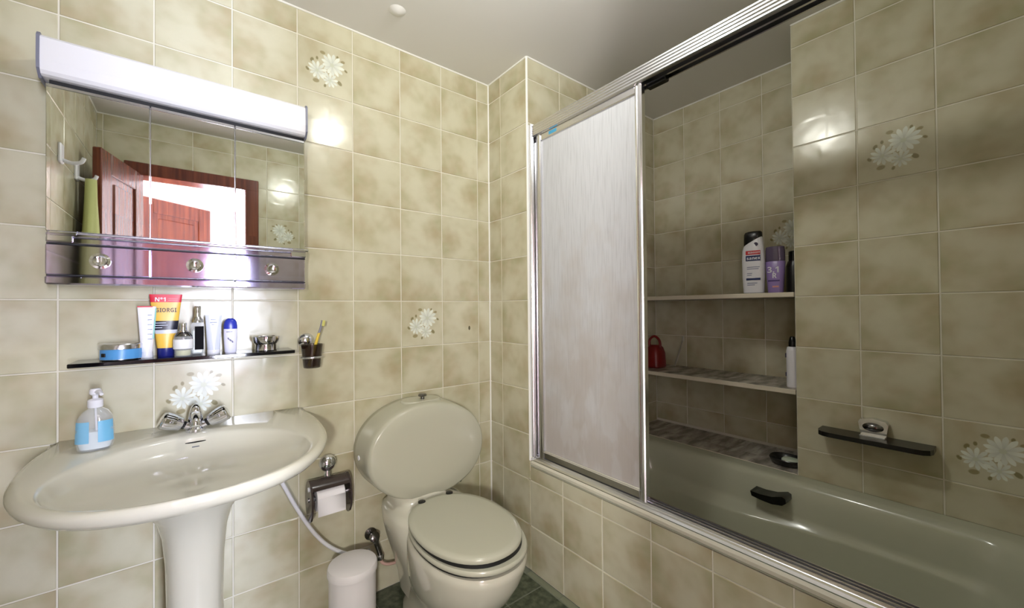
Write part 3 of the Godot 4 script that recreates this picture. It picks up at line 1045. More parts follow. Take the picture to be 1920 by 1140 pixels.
	for r in [[0.0, 0.021, 0.019], [0.004, 0.0235, 0.021], [0.15, 0.0235, 0.021], [0.166, 0.02, 0.018], [0.168, 0.016, 0.014]]:
		rings.append(ring(Vector3(0, r[0], 0), r[1], r[2], 2.4, 32))
	part("body", g.loft(rings, [1], true, true, true), M.white_plastic, b)
	part("cap", Geo.new().lathe([Vector2(0.0135, 0.168), Vector2(0.0135, 0.186), Vector2(0.009, 0.207), Vector2(0.006, 0.21)], 24), M.black, b)
	for s in [[0.132, 0.018], [0.054, 0.016]]:
		var k := Geo.new().box(Vector3(-0.010, s[0], -0.0195), Vector3(0.016, s[1], 0.003), 0.0006)
		part("label_mark", k, mat(c8(60, 56, 84), 0.4), b)
	# ledge: black soap dish with soap
	y = 0.4895
	b = thing("soap_dish", "black oval soap dish on the marble ledge at the niche's end", "soap dish", Vector3(1.975, y, 1.035))
	g = Geo.new()
	rings = []
	for r in [[0.0, 0.04, 0.030], [0.004, 0.05, 0.040], [0.028, 0.062, 0.052], [0.031, 0.060, 0.050], [0.027, 0.055, 0.045], [0.009, 0.045, 0.035]]:
		rings.append(ring(Vector3(0, r[0], 0), r[2] + 0.004, r[1] , 2.6, 36))
	part("dish", g.loft(rings, [2, 3], true, true, true), mat(c8(40, 38, 38), 0.2), b)
	var soap := thing("soap_bar", "pale green soap bar lying in the black soap dish", "soap", Vector3(1.975, y + 0.0095, 1.05))
	g = Geo.new()
	rings = []
	for r in [[0.0, 0.02, 0.026], [0.005, 0.026, 0.033], [0.014, 0.026, 0.033], [0.02, 0.02, 0.026], [0.021, 0.010, 0.014]]:
		rings.append(ring(Vector3(0, r[0], 0), r[1], r[2], 2.4, 28))
	part("bar", g.loft(rings, [], true, true, true), mat(c8(214, 226, 206), 0.4), soap)
	# black soap shelf on the wall behind the tub
	b = thing("soap_shelf", "black glass soap shelf on a chrome bracket above the tub", "shelf", Vector3(W_R, 0.700, 1.335))
	g = Geo.new()
	var pl := PackedVector2Array()
	for k in 8:
		var t := PI / 2 * k / 7.0
		pl.append(Vector2(-0.075 - 0.025 * cos(t), -0.135 - 0.025 * sin(t) + 0.01))
	for k in 8:
		var t := PI / 2 * k / 7.0
		pl.append(Vector2(-0.075 - 0.025 * sin(t), 0.135 + 0.025 * cos(t) - 0.01))
	pl.clear()
	for q in [[-0.004, -0.150], [-0.06, -0.150], [-0.08, -0.144], [-0.093, -0.130], [-0.0975, -0.110], [-0.0975, 0.110], [-0.093, 0.130], [-0.08, 0.144], [-0.06, 0.150], [-0.004, 0.150]]:
		pl.append(Vector2(q[0], q[1]))
	g.prism(pl, Vector3.ZERO, Vector3.RIGHT, Vector3.BACK, Vector3.UP, -0.011, 0.005)
	part("plate", g, M.black, b)
	g = Geo.new()
	pl.clear()
	for q in [[-0.033, 0.0], [-0.040, 0.045], [-0.034, 0.056], [0.0, 0.062], [0.034, 0.056], [0.040, 0.045], [0.033, 0.0]]:
		pl.append(Vector2(q[0], q[1]))
	g.prism(pl, Vector3(-0.03, 0.004, 0.0), Vector3.BACK, Vector3.UP, Vector3.RIGHT, 0.0, 0.03)
	g.box(Vector3(-0.035, 0.006, 0), Vector3(0.035, 0.006, 0.07), 0.002)
	part("bracket", g, M.chrome, b)
	part("bracket_recess", Geo.new().lathe([Vector2(0.0, 0.010), Vector2(0.016, 0.008), Vector2(0.026, 0.0), Vector2(0.0, 0.0)], 28, Vector3.ZERO, Basis(Vector3.BACK, PI / 2)), M.dark_chrome, b).transform = Transform3D(Basis.from_scale(Vector3(1, 0.62, 1.15)), Vector3(-0.029, 0.036, 0))


func build_cabinet() -> void:
	var c := thing("mirror_cabinet", "three-door mirror cabinet with white light bar above the basin", "cabinet", Vector3(0, 0, 0))
	var x := 0.300
	part("body", slab(Vector3(-x, 1.238, 0.001), Vector3(x, 1.76, 0.114), 0.002), M.chrome_soft, c)
	# light bar: bent cover along x
	var g := Geo.new()
	var p := PackedVector2Array()
	for q in [[0.004, 1.767], [0.004, 1.868], [0.118, 1.868], [0.140, 1.865], [0.147, 1.858], [0.1485, 1.80], [0.146, 1.776], [0.140, 1.768], [0.130, 1.7655]]:
		p.append(Vector2(q[0], q[1]))
	g.prism(p, Vector3.ZERO, Vector3.BACK, Vector3.UP, Vector3.RIGHT, -0.306, 0.2975)
	part("light_bar", g, M.white_plastic, c, "white plastic light bar")
	for s in [-1.0, 1.0]:
		g = Geo.new()
		p = PackedVector2Array()
		for q in [[0.003, 1.760], [0.003, 1.870], [0.142, 1.870], [0.150, 1.860], [0.151, 1.80], [0.149, 1.778], [0.128, 1.760]]:
			p.append(Vector2(q[0], q[1]))
		g.prism(p, Vector3(0.2975 if s > 0 else -0.306, 0, 0), Vector3.BACK, Vector3.UP, Vector3.RIGHT * s, 0.0, 0.006)
		part("end_cap", g, M.grey_plastic, c)
	part("shadow_gap", slab(Vector3(-0.296, 1.752, 0.10), Vector3(0.296, 1.767, 0.116), 0.001), M.black_matte, c)
	var xs := [-0.302, -0.1015, 0.0985, 0.299]
	var lean := [0.003, 0.0, -0.003]
	for i in 3:
		var a: float = xs[i] + 0.0012
		var b: float = xs[i + 1] - 0.0012
		var door := part("mirror_door", Geo.new().box(Vector3.ZERO, Vector3(b - a, 0.372, 0.005), 0.0016), M.mirror, c)
		door.position = Vector3((a + b) / 2, 1.561, 0.1185)
		part("door_rim", slab(Vector3(a, 1.745, 0.117), Vector3(b, 1.7535, 0.123), 0.001), M.chrome_soft, c)
		var flap := part("tray_flap", Geo.new().box(Vector3.ZERO, Vector3(b - a, 0.078, 0.006), 0.002), M.flap, c)
		flap.position = Vector3((a + b) / 2, 1.302, 0.120)
		g = Geo.new()
		g.lathe([Vector2(0.021, 0.0), Vector2(0.021, 0.0025), Vector2(0.015, 0.004), Vector2(0.014, 0.010), Vector2(0.0115, 0.0125), Vector2(0.006, 0.0105), Vector2(0, 0.010)], 28, Vector3.ZERO, Basis(Vector3.RIGHT, PI / 2))
		var k := part("knob", g, M.chrome, flap)
		k.position = Vector3(0, 0.0, 0.003)
	# clear rail between doors and trays, with a clip at each end
	g = Geo.new()
	g.box(Vector3(0, 1.3665, 0.121), Vector3(2 * x, 0.010, 0.010), 0.003)
	g.box(Vector3(0, 1.3525, 0.1205), Vector3(2 * x, 0.015, 0.006), 0.002)
	part("middle_rail", g, M.flap, c)
	for s in [-0.275, 0.278]:
		g = Geo.new()
		g.box(Vector3(s, 1.356, 0.126), Vector3(0.046, 0.017, 0.008), 0.002)
		g.box(Vector3(s + 0.006, 1.371, 0.125), Vector3(0.05, 0.007, 0.008), 0.002)
		part("hinge_clip", g, M.chrome, c)
	part("gap_strip", slab(Vector3(-x, 1.341, 0.112), Vector3(x, 1.3445, 0.1195), 0.0008), M.black_matte, c)
	part("gap_strip", slab(Vector3(-x, 1.259, 0.112), Vector3(x, 1.2625, 0.1195), 0.0008), M.black_matte, c)
	part("bottom_strip", slab(Vector3(-x - 0.002, 1.237, 0.112), Vector3(x, 1.2595, 0.124), 0.004), M.flap, c)


func build_basin() -> void:
	var t := thing("washbasin", "ivory oval pedestal washbasin under the mirror cabinet", "washbasin")
	var g := Geo.new()
	var rings := []
	#        cx   cz     a      b      y      n
	var spec := [[0.0, 0.33, 0.020, 0.018, 0.708, 2.0], [0.0, 0.335, 0.12, 0.10, 0.711, 2.0], [0.0, 0.342, 0.19, 0.165, 0.722, 2.0], [0.0, 0.347, 0.235, 0.207, 0.741, 2.0], [0.0, 0.350, 0.256, 0.228, 0.764, 2.0],
		[0.0, 0.350, 0.2615, 0.2335, 0.783, 2.0], [0.0, 0.349, 0.2645, 0.2365, 0.790, 2.0], [0.0, 0.347, 0.2695, 0.2415, 0.794, 2.0],
		[0.0, 0.25, 0.300, 0.345, 0.797, 2.15], [0.0, 0.165, 0.318, 0.434, 0.7965, 2.25], [0.0, 0.154, 0.329, 0.446, 0.791, 2.28], [0.0, 0.149, 0.3355, 0.4525, 0.780, 2.3], [0.0, 0.149, 0.3365, 0.4535, 0.769, 2.3], [0.0, 0.149, 0.333, 0.449, 0.757, 2.3], [0.0, 0.152, 0.322, 0.436, 0.746, 2.3],
		[0.0, 0.165, 0.28, 0.375, 0.729, 2.2], [0.0, 0.19, 0.19, 0.26, 0.697, 2.1], [0.0, 0.2, 0.115, 0.15, 0.668, 2.1], [0.0, 0.2, 0.09, 0.12, 0.640, 2.1]]
	for s in spec:
		var r := ring(Vector3(s[0], s[4], s[1]), s[2], s[3], s[5], 96)
		for j in r.size():
			var front := smoothstep(0.05, 0.5, r[j].z)     # the rim falls a little towards the front
			if r[j].y > 0.769:
				r[j].y -= (r[j].y - 0.769) * 0.5 * front
			if r[j].z < 0.003:                         # the back stands flat against the wall
				r[j] = Vector3(r[j].x, r[j].y + (0.010 if s[4] > 0.78 else 0.0), 0.003)
		rings.append(r)
	g.loft(rings, [], true, true, true)
	part("bowl", g, M.ivory, t)
	g = Geo.new()
	rings = []
	for s in [[0.0, 0.10, 0.12], [0.03, 0.098, 0.118], [0.08, 0.078, 0.095], [0.2, 0.068, 0.085], [0.36, 0.063, 0.08], [0.48, 0.066, 0.084], [0.56, 0.073, 0.096], [0.61, 0.086, 0.115], [0.645, 0.108, 0.140], [0.68, 0.13, 0.165]]:
		rings.append(ring(Vector3(0.0, s[0], 0.21), s[1], s[2], 2.4, 48))
	part("pedestal", g.loft(rings, [], true, true, false), M.ivory, t)
	g = Geo.new().box(Vector3.ZERO, Vector3(0.052, 0.005, 0.004), 0.002)
	var slot := part("overflow", g, M.black, t)
	slot.transform = Transform3D(Basis(Vector3.RIGHT, -0.5), Vector3(0.0, 0.772, 0.119))
	part("logo", Geo.new().box(Vector3.ZERO, Vector3(0.018, 0.003, 0.002), 0.0008), mat(c8(90, 96, 110), 0.4), t).transform = Transform3D(Basis(Vector3.RIGHT, -0.6), Vector3(0.0, 0.7595, 0.1255))
	part("drain", Geo.new().lathe([Vector2(0, 0.003), Vector2(0.018, 0.004), Vector2(0.024, 0.0)], 24, Vector3(0, 0.7105, 0.435)), M.chrome, t)
	# mixer tap
	var f := thing("basin_tap", "chrome mixer tap with two ribbed knobs on the washbasin", "tap", Vector3(0, 0.796, 0.075))
	g = Geo.new()
	g.lathe([Vector2(0.026, 0.0), Vector2(0.026, 0.008), Vector2(0.021, 0.014), Vector2(0.02, 0.03), Vector2(0.017, 0.055), Vector2(0.012, 0.072), Vector2(0.006, 0.080), Vector2(0.0, 0.082)], 28)
	for s in [-1.0, 1.0]:
		g.tube(PackedVector3Array([Vector3(0, 0.012, 0), Vector3(s * 0.030, 0.024, 0.006)]), 0.014, 0.011)
	part("tap_body", g, M.chrome, f)
	part("spout", Geo.new().tube(smooth_path([Vector3(0, 0.030, 0.004), Vector3(0, 0.052, 0.03), Vector3(0, 0.058, 0.06), Vector3(0, 0.050, 0.090), Vector3(0, 0.036, 0.098)]), 0.013, 0.010, 16), M.chrome, f)
	for s in [-1.0, 1.0]:
		var dir := Vector3(s * 0.052, 0.026, 0.008).normalized()
		var side := dir.cross(Vector3.BACK).normalized()
		var bs := Basis(side, dir, side.cross(dir))
		part("knob_collar", Geo.new().lathe([Vector2(0.012, 0), Vector2(0.012, 0.008)], 20, Vector3(s * 0.026, 0.022, 0.005), bs), M.black, f)
		var rs := []
		for q in [[0.0, 0.015], [0.003, 0.018], [0.03, 0.0235], [0.046, 0.0245], [0.052, 0.022], [0.054, 0.015]]:
			var r := PackedVector3Array()
			for j in 36:
				var rad: float = q[1] * (1.0 + (0.045 if j % 3 == 0 else -0.03))
				var an := TAU * j / 36
				r.append(Vector3(s * 0.033, 0.0255, 0.006) + bs * Vector3(rad * cos(an), q[0], rad * sin(an)))
			rs.append(r)
		part("knob", Geo.new().loft(rs, [3], true, true, true), M.chrome, f)
	# soap dispenser
	var b := thing("soap_dispenser", "clear soap dispenser with blue label and white pump on the basin's left", "soap dispenser", Vector3(-0.212, 0.797, 0.112))
	rings = []
	g = Geo.new()
	for s in [[0.0, 0.030, 0.022], [0.004, 0.034, 0.025], [0.02, 0.037, 0.026], [0.055, 0.0375, 0.026], [0.085, 0.034, 0.025], [0.102, 0.024, 0.02], [0.109, 0.014, 0.014], [0.116, 0.013, 0.013]]:
		rings.append(ring(Vector3(0, s[0], 0), s[1], s[2], 2.5, 40))
	part("bottle", g.loft(rings, [], true, true, true), M.clear, b)
	var blue := mat(c8(128, 184, 216), 0.35)
	for s in [-1.0, 1.0]:
		g = Geo.new()
		var strip := []
		for yy in [0.022, 0.078]:
			var arc := PackedVector3Array()
			var full := ring(Vector3(0, yy, 0), 0.0383 if yy < 0.05 else 0.0362, 0.0268 if yy < 0.05 else 0.0262, 2.5, 40)
			for j in (range(2, 10) if s > 0 else range(11, 19)):
				arc.append(full[j])
			strip.append(arc)
		var outer: Array = strip.duplicate()
		g.loft(outer, [], false)
		# a little thickness behind the print
		var inner := []
		for arc in strip:
			var q := PackedVector3Array()
			for v in arc:
				q.append(Vector3(v.x * 0.985, v.y, v.z * 0.985))
			inner.append(q)
		g.loft([inner[1], inner[0]], [], false)
		part("label", g, blue if s < 0 else mat(c8(112, 178, 214), 0.35), b, "light blue label")
	part("soap_fill", Geo.new().loft([ring(Vector3(0, 0.004, 0), 0.029, 0.020, 2.5, 32), ring(Vector3(0, 0.02, 0), 0.0335, 0.0225, 2.5, 32), ring(Vector3(0, 0.05, 0), 0.034, 0.0225, 2.5, 32)], [], true, true, true), mat(c8(214, 224, 228), 0.2), b)
	g = Geo.new()
	g.lathe([Vector2(0.0145, 0.112), Vector2(0.0155, 0.115), Vector2(0.0155, 0.131), Vector2(0.0125, 0.134), Vector2(0.006, 0.136), Vector2(0.006, 0.146)], 24)
	part("collar", g, M.white_plastic, b)
	g = Geo.new()
	g.lathe([Vector2(0.007, 0.144), Vector2(0.012, 0.148), Vector2(0.012, 0.158), Vector2(0.009, 0.162), Vector2(0.0, 0.163)], 24)
	g.tube(PackedVector3Array([Vector3(0.0, 0.153, 0.0), Vector3(0.012, 0.154, 0.022), Vector3(0.016, 0.149, 0.032)]), 0.0065, 0.004)
	part("pump_head", g, M.white_plastic, b)
	part("dip_tube", Geo.new().tube(PackedVector3Array([Vector3(0, 0.112, 0), Vector3(0.004, 0.008, 0)]), 0.0025, -1, 8), M.white_plastic, b)
	# white flexible waste hose
	var h := part(numbered("waste_hose"), Geo.new().tube(smooth_path([Vector3(0.17, 0.70, 0.06), Vector3(0.19, 0.65, 0.06), Vector3(0.227, 0.584, 0.055), Vector3(0.284, 0.456, 0.05), Vector3(0.345, 0.342, 0.05), Vector3(0.41, 0.264, 0.05), Vector3(0.50, 0.20, 0.035), Vector3(0.552, 0.19, 0.012)]), 0.0068), M.white_plastic, self)
	tag(h, "white flexible hose curving from under the basin to behind the bin", "hose")


func tube_shape(w_top: float, w_low: float, d_low: float, h0: float, h: float) -> Geo:      # a squeeze tube on its cap: round below, a flat seam on top
	var g := Geo.new()
	var rings := []
	for i in 9:
		var t := i / 8.0
		var y := lerpf(h0, h, t)
		rings.append(ring(Vector3(0, y, 0), lerpf(w_low, w_top, t), lerpf(d_low, 0.0025, pow(t, 0.8)), lerpf(2.0, 3.5, t), 36))
	g.loft(rings, [], true, true, true)
	return g


func band(w_top: float, w_low: float, d_low: float, h0: float, h: float, a: float, b: float) -> Geo:   # a printed zone on the same tube
	var g := Geo.new()
	var rings := []
	for i in 7:
		var y := lerpf(a, b, i / 6.0)
		var t := (y - h0) / (h - h0)
		rings.append(ring(Vector3(0, y, 0), lerpf(w_low, w_top, t) + 0.0004, lerpf(d_low, 0.0025, pow(t, 0.8)) + 0.0004, lerpf(2.0, 3.5, t), 36))
	g.loft(rings, [], true, true, true)
	return g


func build_shelf_items() -> void:
	var top := 1.0295
	var s := thing("glass_shelf", "dark glass wall shelf with black front edge above the basin", "shelf")
	part("glass_plate", slab(Vector3(-0.262, 1.0185, 0.004), Vector3(0.266, top, 0.128), 0.0015), M.black_glass, s)
	for x in [-0.19, 0.19]:
		part("bracket", slab(Vector3(x - 0.012, 1.010, 0.0005), Vector3(x + 0.012, 1.0185, 0.03), 0.002), M.chrome, s)
	var g: Geo
	# blue tin
	var b := thing("round_tin", "low round blue tin with silver lid at the left end of the shelf", "tin", Vector3(-0.166, top, 0.068))
	part("body", Geo.new().lathe([Vector2(0.043, 0.0), Vector2(0.045, 0.002), Vector2(0.045, 0.030)], 40), M.chrome_soft, b)
	g = Geo.new()
	var rs := []
	for y in [0.003, 0.030]:
		var r := PackedVector3Array()
		for j in 25:
			var a := lerpf(-1.15, 1.6, j / 24.0)
			r.append(Vector3(0.0456 * sin(a), y, 0.0456 * cos(a)))
		rs.append(r)
	var rs2 := []
	for r in [rs[1], rs[0]]:
		var q := PackedVector3Array()
		for v in r:
			q.append(Vector3(v.x * 0.985, v.y, v.z * 0.985))
		rs2.append(q)
	g.loft(rs, [], false)
	g.loft(rs2, [], false)
	part("label", g, mat(c8(82, 150, 208), 0.35), b, "light blue paper label")
	part("lid", Geo.new().lathe([Vector2(0.0455, 0.030), Vector2(0.0475, 0.031), Vector2(0.0475, 0.042), Vector2(0.0455, 0.0455), Vector2(0.038, 0.047), Vector2(0.034, 0.045), Vector2(0.0, 0.0455)], 40), M.chrome_soft, b)
	part("label_mark", Geo.new().box(Vector3(-0.0325, 0.016, 0.033), Vector3(0.012, 0.010, 0.003), 0.0008, Basis(Vector3.UP, -0.78)), M.black, b)
	# white toothpaste tube
	b = thing("toothpaste_tube", "white toothpaste tube with red edge standing beside the blue tin", "tube", Vector3(-0.112, top, 0.072))
	part("body", tube_shape(0.021, 0.0135, 0.0135, 0.018, 0.150), mat(c8(232, 232, 238), 0.3), b)
	part("red_edge", Geo.new().box(Vector3(-0.004, 0.1495, 0), Vector3(0.034, 0.004, 0.0062), 0.0006), mat(c8(214, 40, 60), 0.4), b)
	part("green_stripe", Geo.new().box(Vector3(0.0175, 0.1, 0.0065), Vector3(0.003, 0.09, 0.002), 0.0006, Basis(Vector3.RIGHT, -0.06) * Basis(Vector3.BACK, -0.06)), mat(c8(120, 190, 180), 0.4), b)
	part("cap", Geo.new().lathe([Vector2(0.0135, 0), Vector2(0.0145, 0.002), Vector2(0.0125, 0.018)], 28), M.white_plastic, b)
	g = Geo.new()
	for k in 6:
		g.box(Vector3(0.007, 0.055 + k * 0.014, 0.0119 - 0.0012 * k), Vector3(0.010, 0.002, 0.001), 0.0003)
	part("small_print", g, mat(c8(120, 130, 170), 0.5), b)
	# yellow tube
	b = thing("yellow_tube", "large yellow tube with red top, dark blue band and blue cap", "tube", Vector3(-0.070, top, 0.060))
	var A := [0.0375, 0.021, 0.019, 0.026, 0.186]
	part("body", tube_shape(A[0], A[1], A[2], A[3], A[4]), mat(c8(230, 188, 78), 0.32), b)
	part("red_top", band(A[0], A[1], A[2], A[3], A[4], 0.163, 0.1865), mat(c8(216, 30, 62), 0.35), b)
	part("dark_band", band(A[0], A[1], A[2], A[3], A[4], 0.080, 0.107), mat(c8(24, 26, 44), 0.3), b)
	part("grey_band", band(A[0], A[1], A[2], A[3], A[4], 0.069, 0.080), mat(c8(200, 204, 214), 0.3), b)
	part("cap", Geo.new().lathe([Vector2(0.0185, 0.0), Vector2(0.0195, 0.002), Vector2(0.0205, 0.026)], 32), mat(c8(30, 36, 112), 0.3), b)
	lettering("GIORGI", 0.0125, mat(c8(74, 48, 34), 0.4), b, Vector3(0.0, 0.139, 0.0092), Vector3(-0.11, 0, 0), true, 0.8)
	lettering("Nº1", 0.012, M.white_plastic, b, Vector3(-0.012, 0.171, 0.0056), Vector3(-0.1, 0, 0), true)
	g = Geo.new()
	for k in [[0.101, 0.026, -0.012], [0.094, 0.030, -0.010], [0.087, 0.016, -0.016]]:
		g.box(Vector3(k[2], k[0], 0.0150), Vector3(k[1], 0.0022, 0.001), 0.0003)
	part("small_print", g, mat(c8(190, 196, 214), 0.4), b)
	g = Geo.new()
	for k in [0.174, 0.169]:
		g.box(Vector3(0.016, k, 0.0052), Vector3(0.022, 0.0014, 0.001), 0.0003)
	part("small_print", g, mat(c8(240, 170, 180), 0.4), b)
	# round scent bottle
	b = thing("scent_bottle", "squat round clear scent bottle with silver neck in front of the yellow tube", "bottle", Vector3(-0.029, top, 0.098))
	part("glass", Geo.new().lathe([Vector2(0.019, 0.0), Vector2(0.021, 0.003), Vector2(0.0215, 0.02), Vector2(0.0235, 0.024), Vector2(0.0235, 0.052), Vector2(0.022, 0.060), Vector2(0.016, 0.069), Vector2(0.011, 0.072)], 36), M.clear, b)
	part("scent", Geo.new().lathe([Vector2(0.017, 0.003), Vector2(0.0185, 0.006), Vector2(0.0185, 0.019), Vector2(0.0, 0.019)], 32), mat(c8(198, 196, 150), 0.15), b)
	part("wrap", Geo.new().lathe([Vector2(0.0238, 0.0235), Vector2(0.0242, 0.025), Vector2(0.0242, 0.050), Vector2(0.0238, 0.0515)], 36), mat(c8(226, 226, 226), 0.45), b, "frosted white wrap")
	part("shoulder", Geo.new().lathe([Vector2(0.0232, 0.0525), Vector2(0.0215, 0.0615), Vector2(0.0158, 0.0705), Vector2(0.0115, 0.0735)], 32), M.dark_chrome, b)
	part("neck", Geo.new().lathe([Vector2(0.0115, 0.072), Vector2(0.0115, 0.075), Vector2(0.0085, 0.077), Vector2(0.0085, 0.098), Vector2(0.0075, 0.100)], 28), M.chrome, b)
	# tall scent bottle
	b = thing("scent_bottle", "tall square scent bottle with black label and chrome cap", "bottle", Vector3(0.005, top, 0.068))
	part("glass", Geo.new().box(Vector3(0, 0.05, 0), Vector3(0.034, 0.100, 0.022), 0.005), M.clear, b)
	part("scent", Geo.new().box(Vector3(0, 0.041, -0.001), Vector3(0.029, 0.076, 0.016), 0.004), mat(c8(196, 204, 190), 0.2), b)
	part("label", Geo.new().box(Vector3(0.004, 0.052, 0.0105), Vector3(0.022, 0.072, 0.003), 0.0006), M.black_print, b, "black front label")
	part("shoulder", Geo.new().lathe([Vector2(0.015, 0.0), Vector2(0.014, 0.008), Vector2(0.009, 0.016), Vector2(0.008, 0.02)], 28, Vector3(0, 0.1, 0)), M.chrome_soft, b)
	part("cap", Geo.new().lathe([Vector2(0.0085, 0.118), Vector2(0.0085, 0.149), Vector2(0.0075, 0.151)], 28), M.chrome, b)
	# clear tube
	b = thing("clear_tube", "pale see-through grey tube between the scent bottle and the roll-on", "tube", Vector3(0.045, top, 0.072))
	part("body", tube_shape(0.0215, 0.0165, 0.0135, 0.012, 0.122), mat(c8(204, 210, 224), 0.16), b)
	part("cap", Geo.new().lathe([Vector2(0.0165, 0), Vector2(0.0172, 0.002), Vector2(0.0165, 0.013)], 28), M.white_plastic, b)
	g = Geo.new()
	for k in [[0.108, 0.014], [0.099, 0.018], [0.092, 0.010]]:
		g.box(Vector3(0.0, k[0], 0.0046), Vector3(k[1], 0.0028, 0.0012), 0.0003)
	part("small_print", g, mat(c8(136, 146, 176), 0.5), b)
	# roll-on
	b = thing("roll_on", "white roll-on deodorant with round blue cap on the shelf", "deodorant", Vector3(0.089, top, 0.070))
	var rr := []
	for k in [[0.0, 0.0145, 0.011], [0.003, 0.016, 0.012], [0.05, 0.0185, 0.0135], [0.077, 0.0185, 0.0135]]:
		rr.append(ring(Vector3(0, k[0], 0), k[1], k[2], 2.3, 32))
	part("body", Geo.new().loft(rr, [], true, true, true), mat(c8(222, 222, 240), 0.3), b)
	rr = []
	for k in [[0.0772, 0.0188, 0.0138], [0.088, 0.0185, 0.0138], [0.100, 0.0165, 0.0125], [0.108, 0.012, 0.0095], [0.111, 0.006, 0.005]]:
		rr.append(ring(Vector3(0, k[0], 0), k[1], k[2], 2.3, 32))
	part("cap", Geo.new().loft(rr, [], true, true, true), mat(c8(36, 52, 168), 0.3), b)
	g = Geo.new()
	for k in [[0.046, -0.006, 0.004], [0.041, -0.001, 0.005], [0.036, 0.004, 0.004]]:
		g.box(Vector3(k[1], k[0], 0.0133), Vector3(k[2], 0.007, 0.001), 0.0003, Basis(Vector3.BACK, 0.5))
	g.box(Vector3(-0.004, 0.068, 0.0138), Vector3(0.016, 0.002, 0.001), 0.0003)
	part("small_print", g, mat(c8(70, 66, 110), 0.4), b)
	# steel dish
	b = thing("steel_dish", "small round stainless steel dish at the right end of the shelf", "dish", Vector3(0.188, top, 0.068))
	part("foot", Geo.new().lathe([Vector2(0.031, 0), Vector2(0.0325, 0.002), Vector2(0.0315, 0.020), Vector2(0.034, 0.026)], 40), M.chrome, b)
	part("bowl", Geo.new().lathe([Vector2(0.030, 0.023), Vector2(0.036, 0.026), Vector2(0.0395, 0.036), Vector2(0.0405, 0.047), Vector2(0.039, 0.0485), Vector2(0.0375, 0.046), Vector2(0.035, 0.034), Vector2(0.02, 0.027), Vector2(0, 0.026)], 40), M.chrome, b)
	# tumbler holder, tumbler and brush
	b = thing("tumbler_holder", "chrome wall holder with round rose beside the glass shelf", "holder", Vector3(0.326, 1.0, 0.0))
	part("rose", Geo.new().lathe([Vector2(0.028, 0.001), Vector2(0.029, 0.006), Vector2(0.024, 0.015), Vector2(0.012, 0.021), Vector2(0.0, 0.023)], 36, Vector3.ZERO, Basis(Vector3.RIGHT, PI / 2)), M.chrome, b).position = Vector3(-0.002, 0.050, 0)
	g = Geo.new()
	g.tube(PackedVector3Array([Vector3(-0.002, 0.045, 0.012), Vector3(0, 0.02, 0.022), Vector3(0.002, -0.003, 0.030)]), 0.008, 0.006)
	var rg := []
	for a in 41:
		rg.append(Vector3(0.005 + 0.0345 * sin(TAU * a / 40), -0.005, 0.066 + 0.0345 * cos(TAU * a / 40)))
	var rgp := PackedVector3Array(rg)
	g.tube(rgp, 0.0042, -1, 8)
	part("ring", g, M.chrome_soft, b)
	b = thing("tumbler", "smoky brown glass tumbler hanging in the chrome wall holder", "tumbler", Vector3(0.331, 0.957, 0.066))
	part("glass", Geo.new().lathe([Vector2(0.0, 0.0), Vector2(0.0265, 0.0), Vector2(0.0285, 0.003), Vector2(0.0325, 0.046), Vector2(0.0365, 0.084), Vector2(0.035, 0.0845), Vector2(0.031, 0.046), Vector2(0.0265, 0.006), Vector2(0.0, 0.006)], 36), M.smoke, b)
	b = thing("toothbrush", "yellow toothbrush leaning in the smoky tumbler", "toothbrush", Vector3(0.331, 0.964, 0.066))
	part("brush_handle", Geo.new().tube(smooth_path([Vector3(-0.010, 0.0, 0.0), Vector3(0.003, 0.045, 0.004), Vector3(0.014, 0.088, 0.008), Vector3(0.022, 0.118, 0.010)]), 0.0062, 0.0045), mat(c8(238, 208, 70), 0.3), b)
	part("brush_neck", Geo.new().tube(smooth_path([Vector3(0.021, 0.116, 0.010), Vector3(0.027, 0.135, 0.011), Vector3(0.0325, 0.163, 0.012)]), 0.0042, 0.0035), mat(c8(128, 130, 148), 0.3), b)
	part("bristles", Geo.new().box(Vector3(0.036, 0.152, 0.012), Vector3(0.011, 0.022, 0.009), 0.002, Basis(Vector3.BACK, -0.15)), mat(c8(206, 204, 120), 0.7), b)


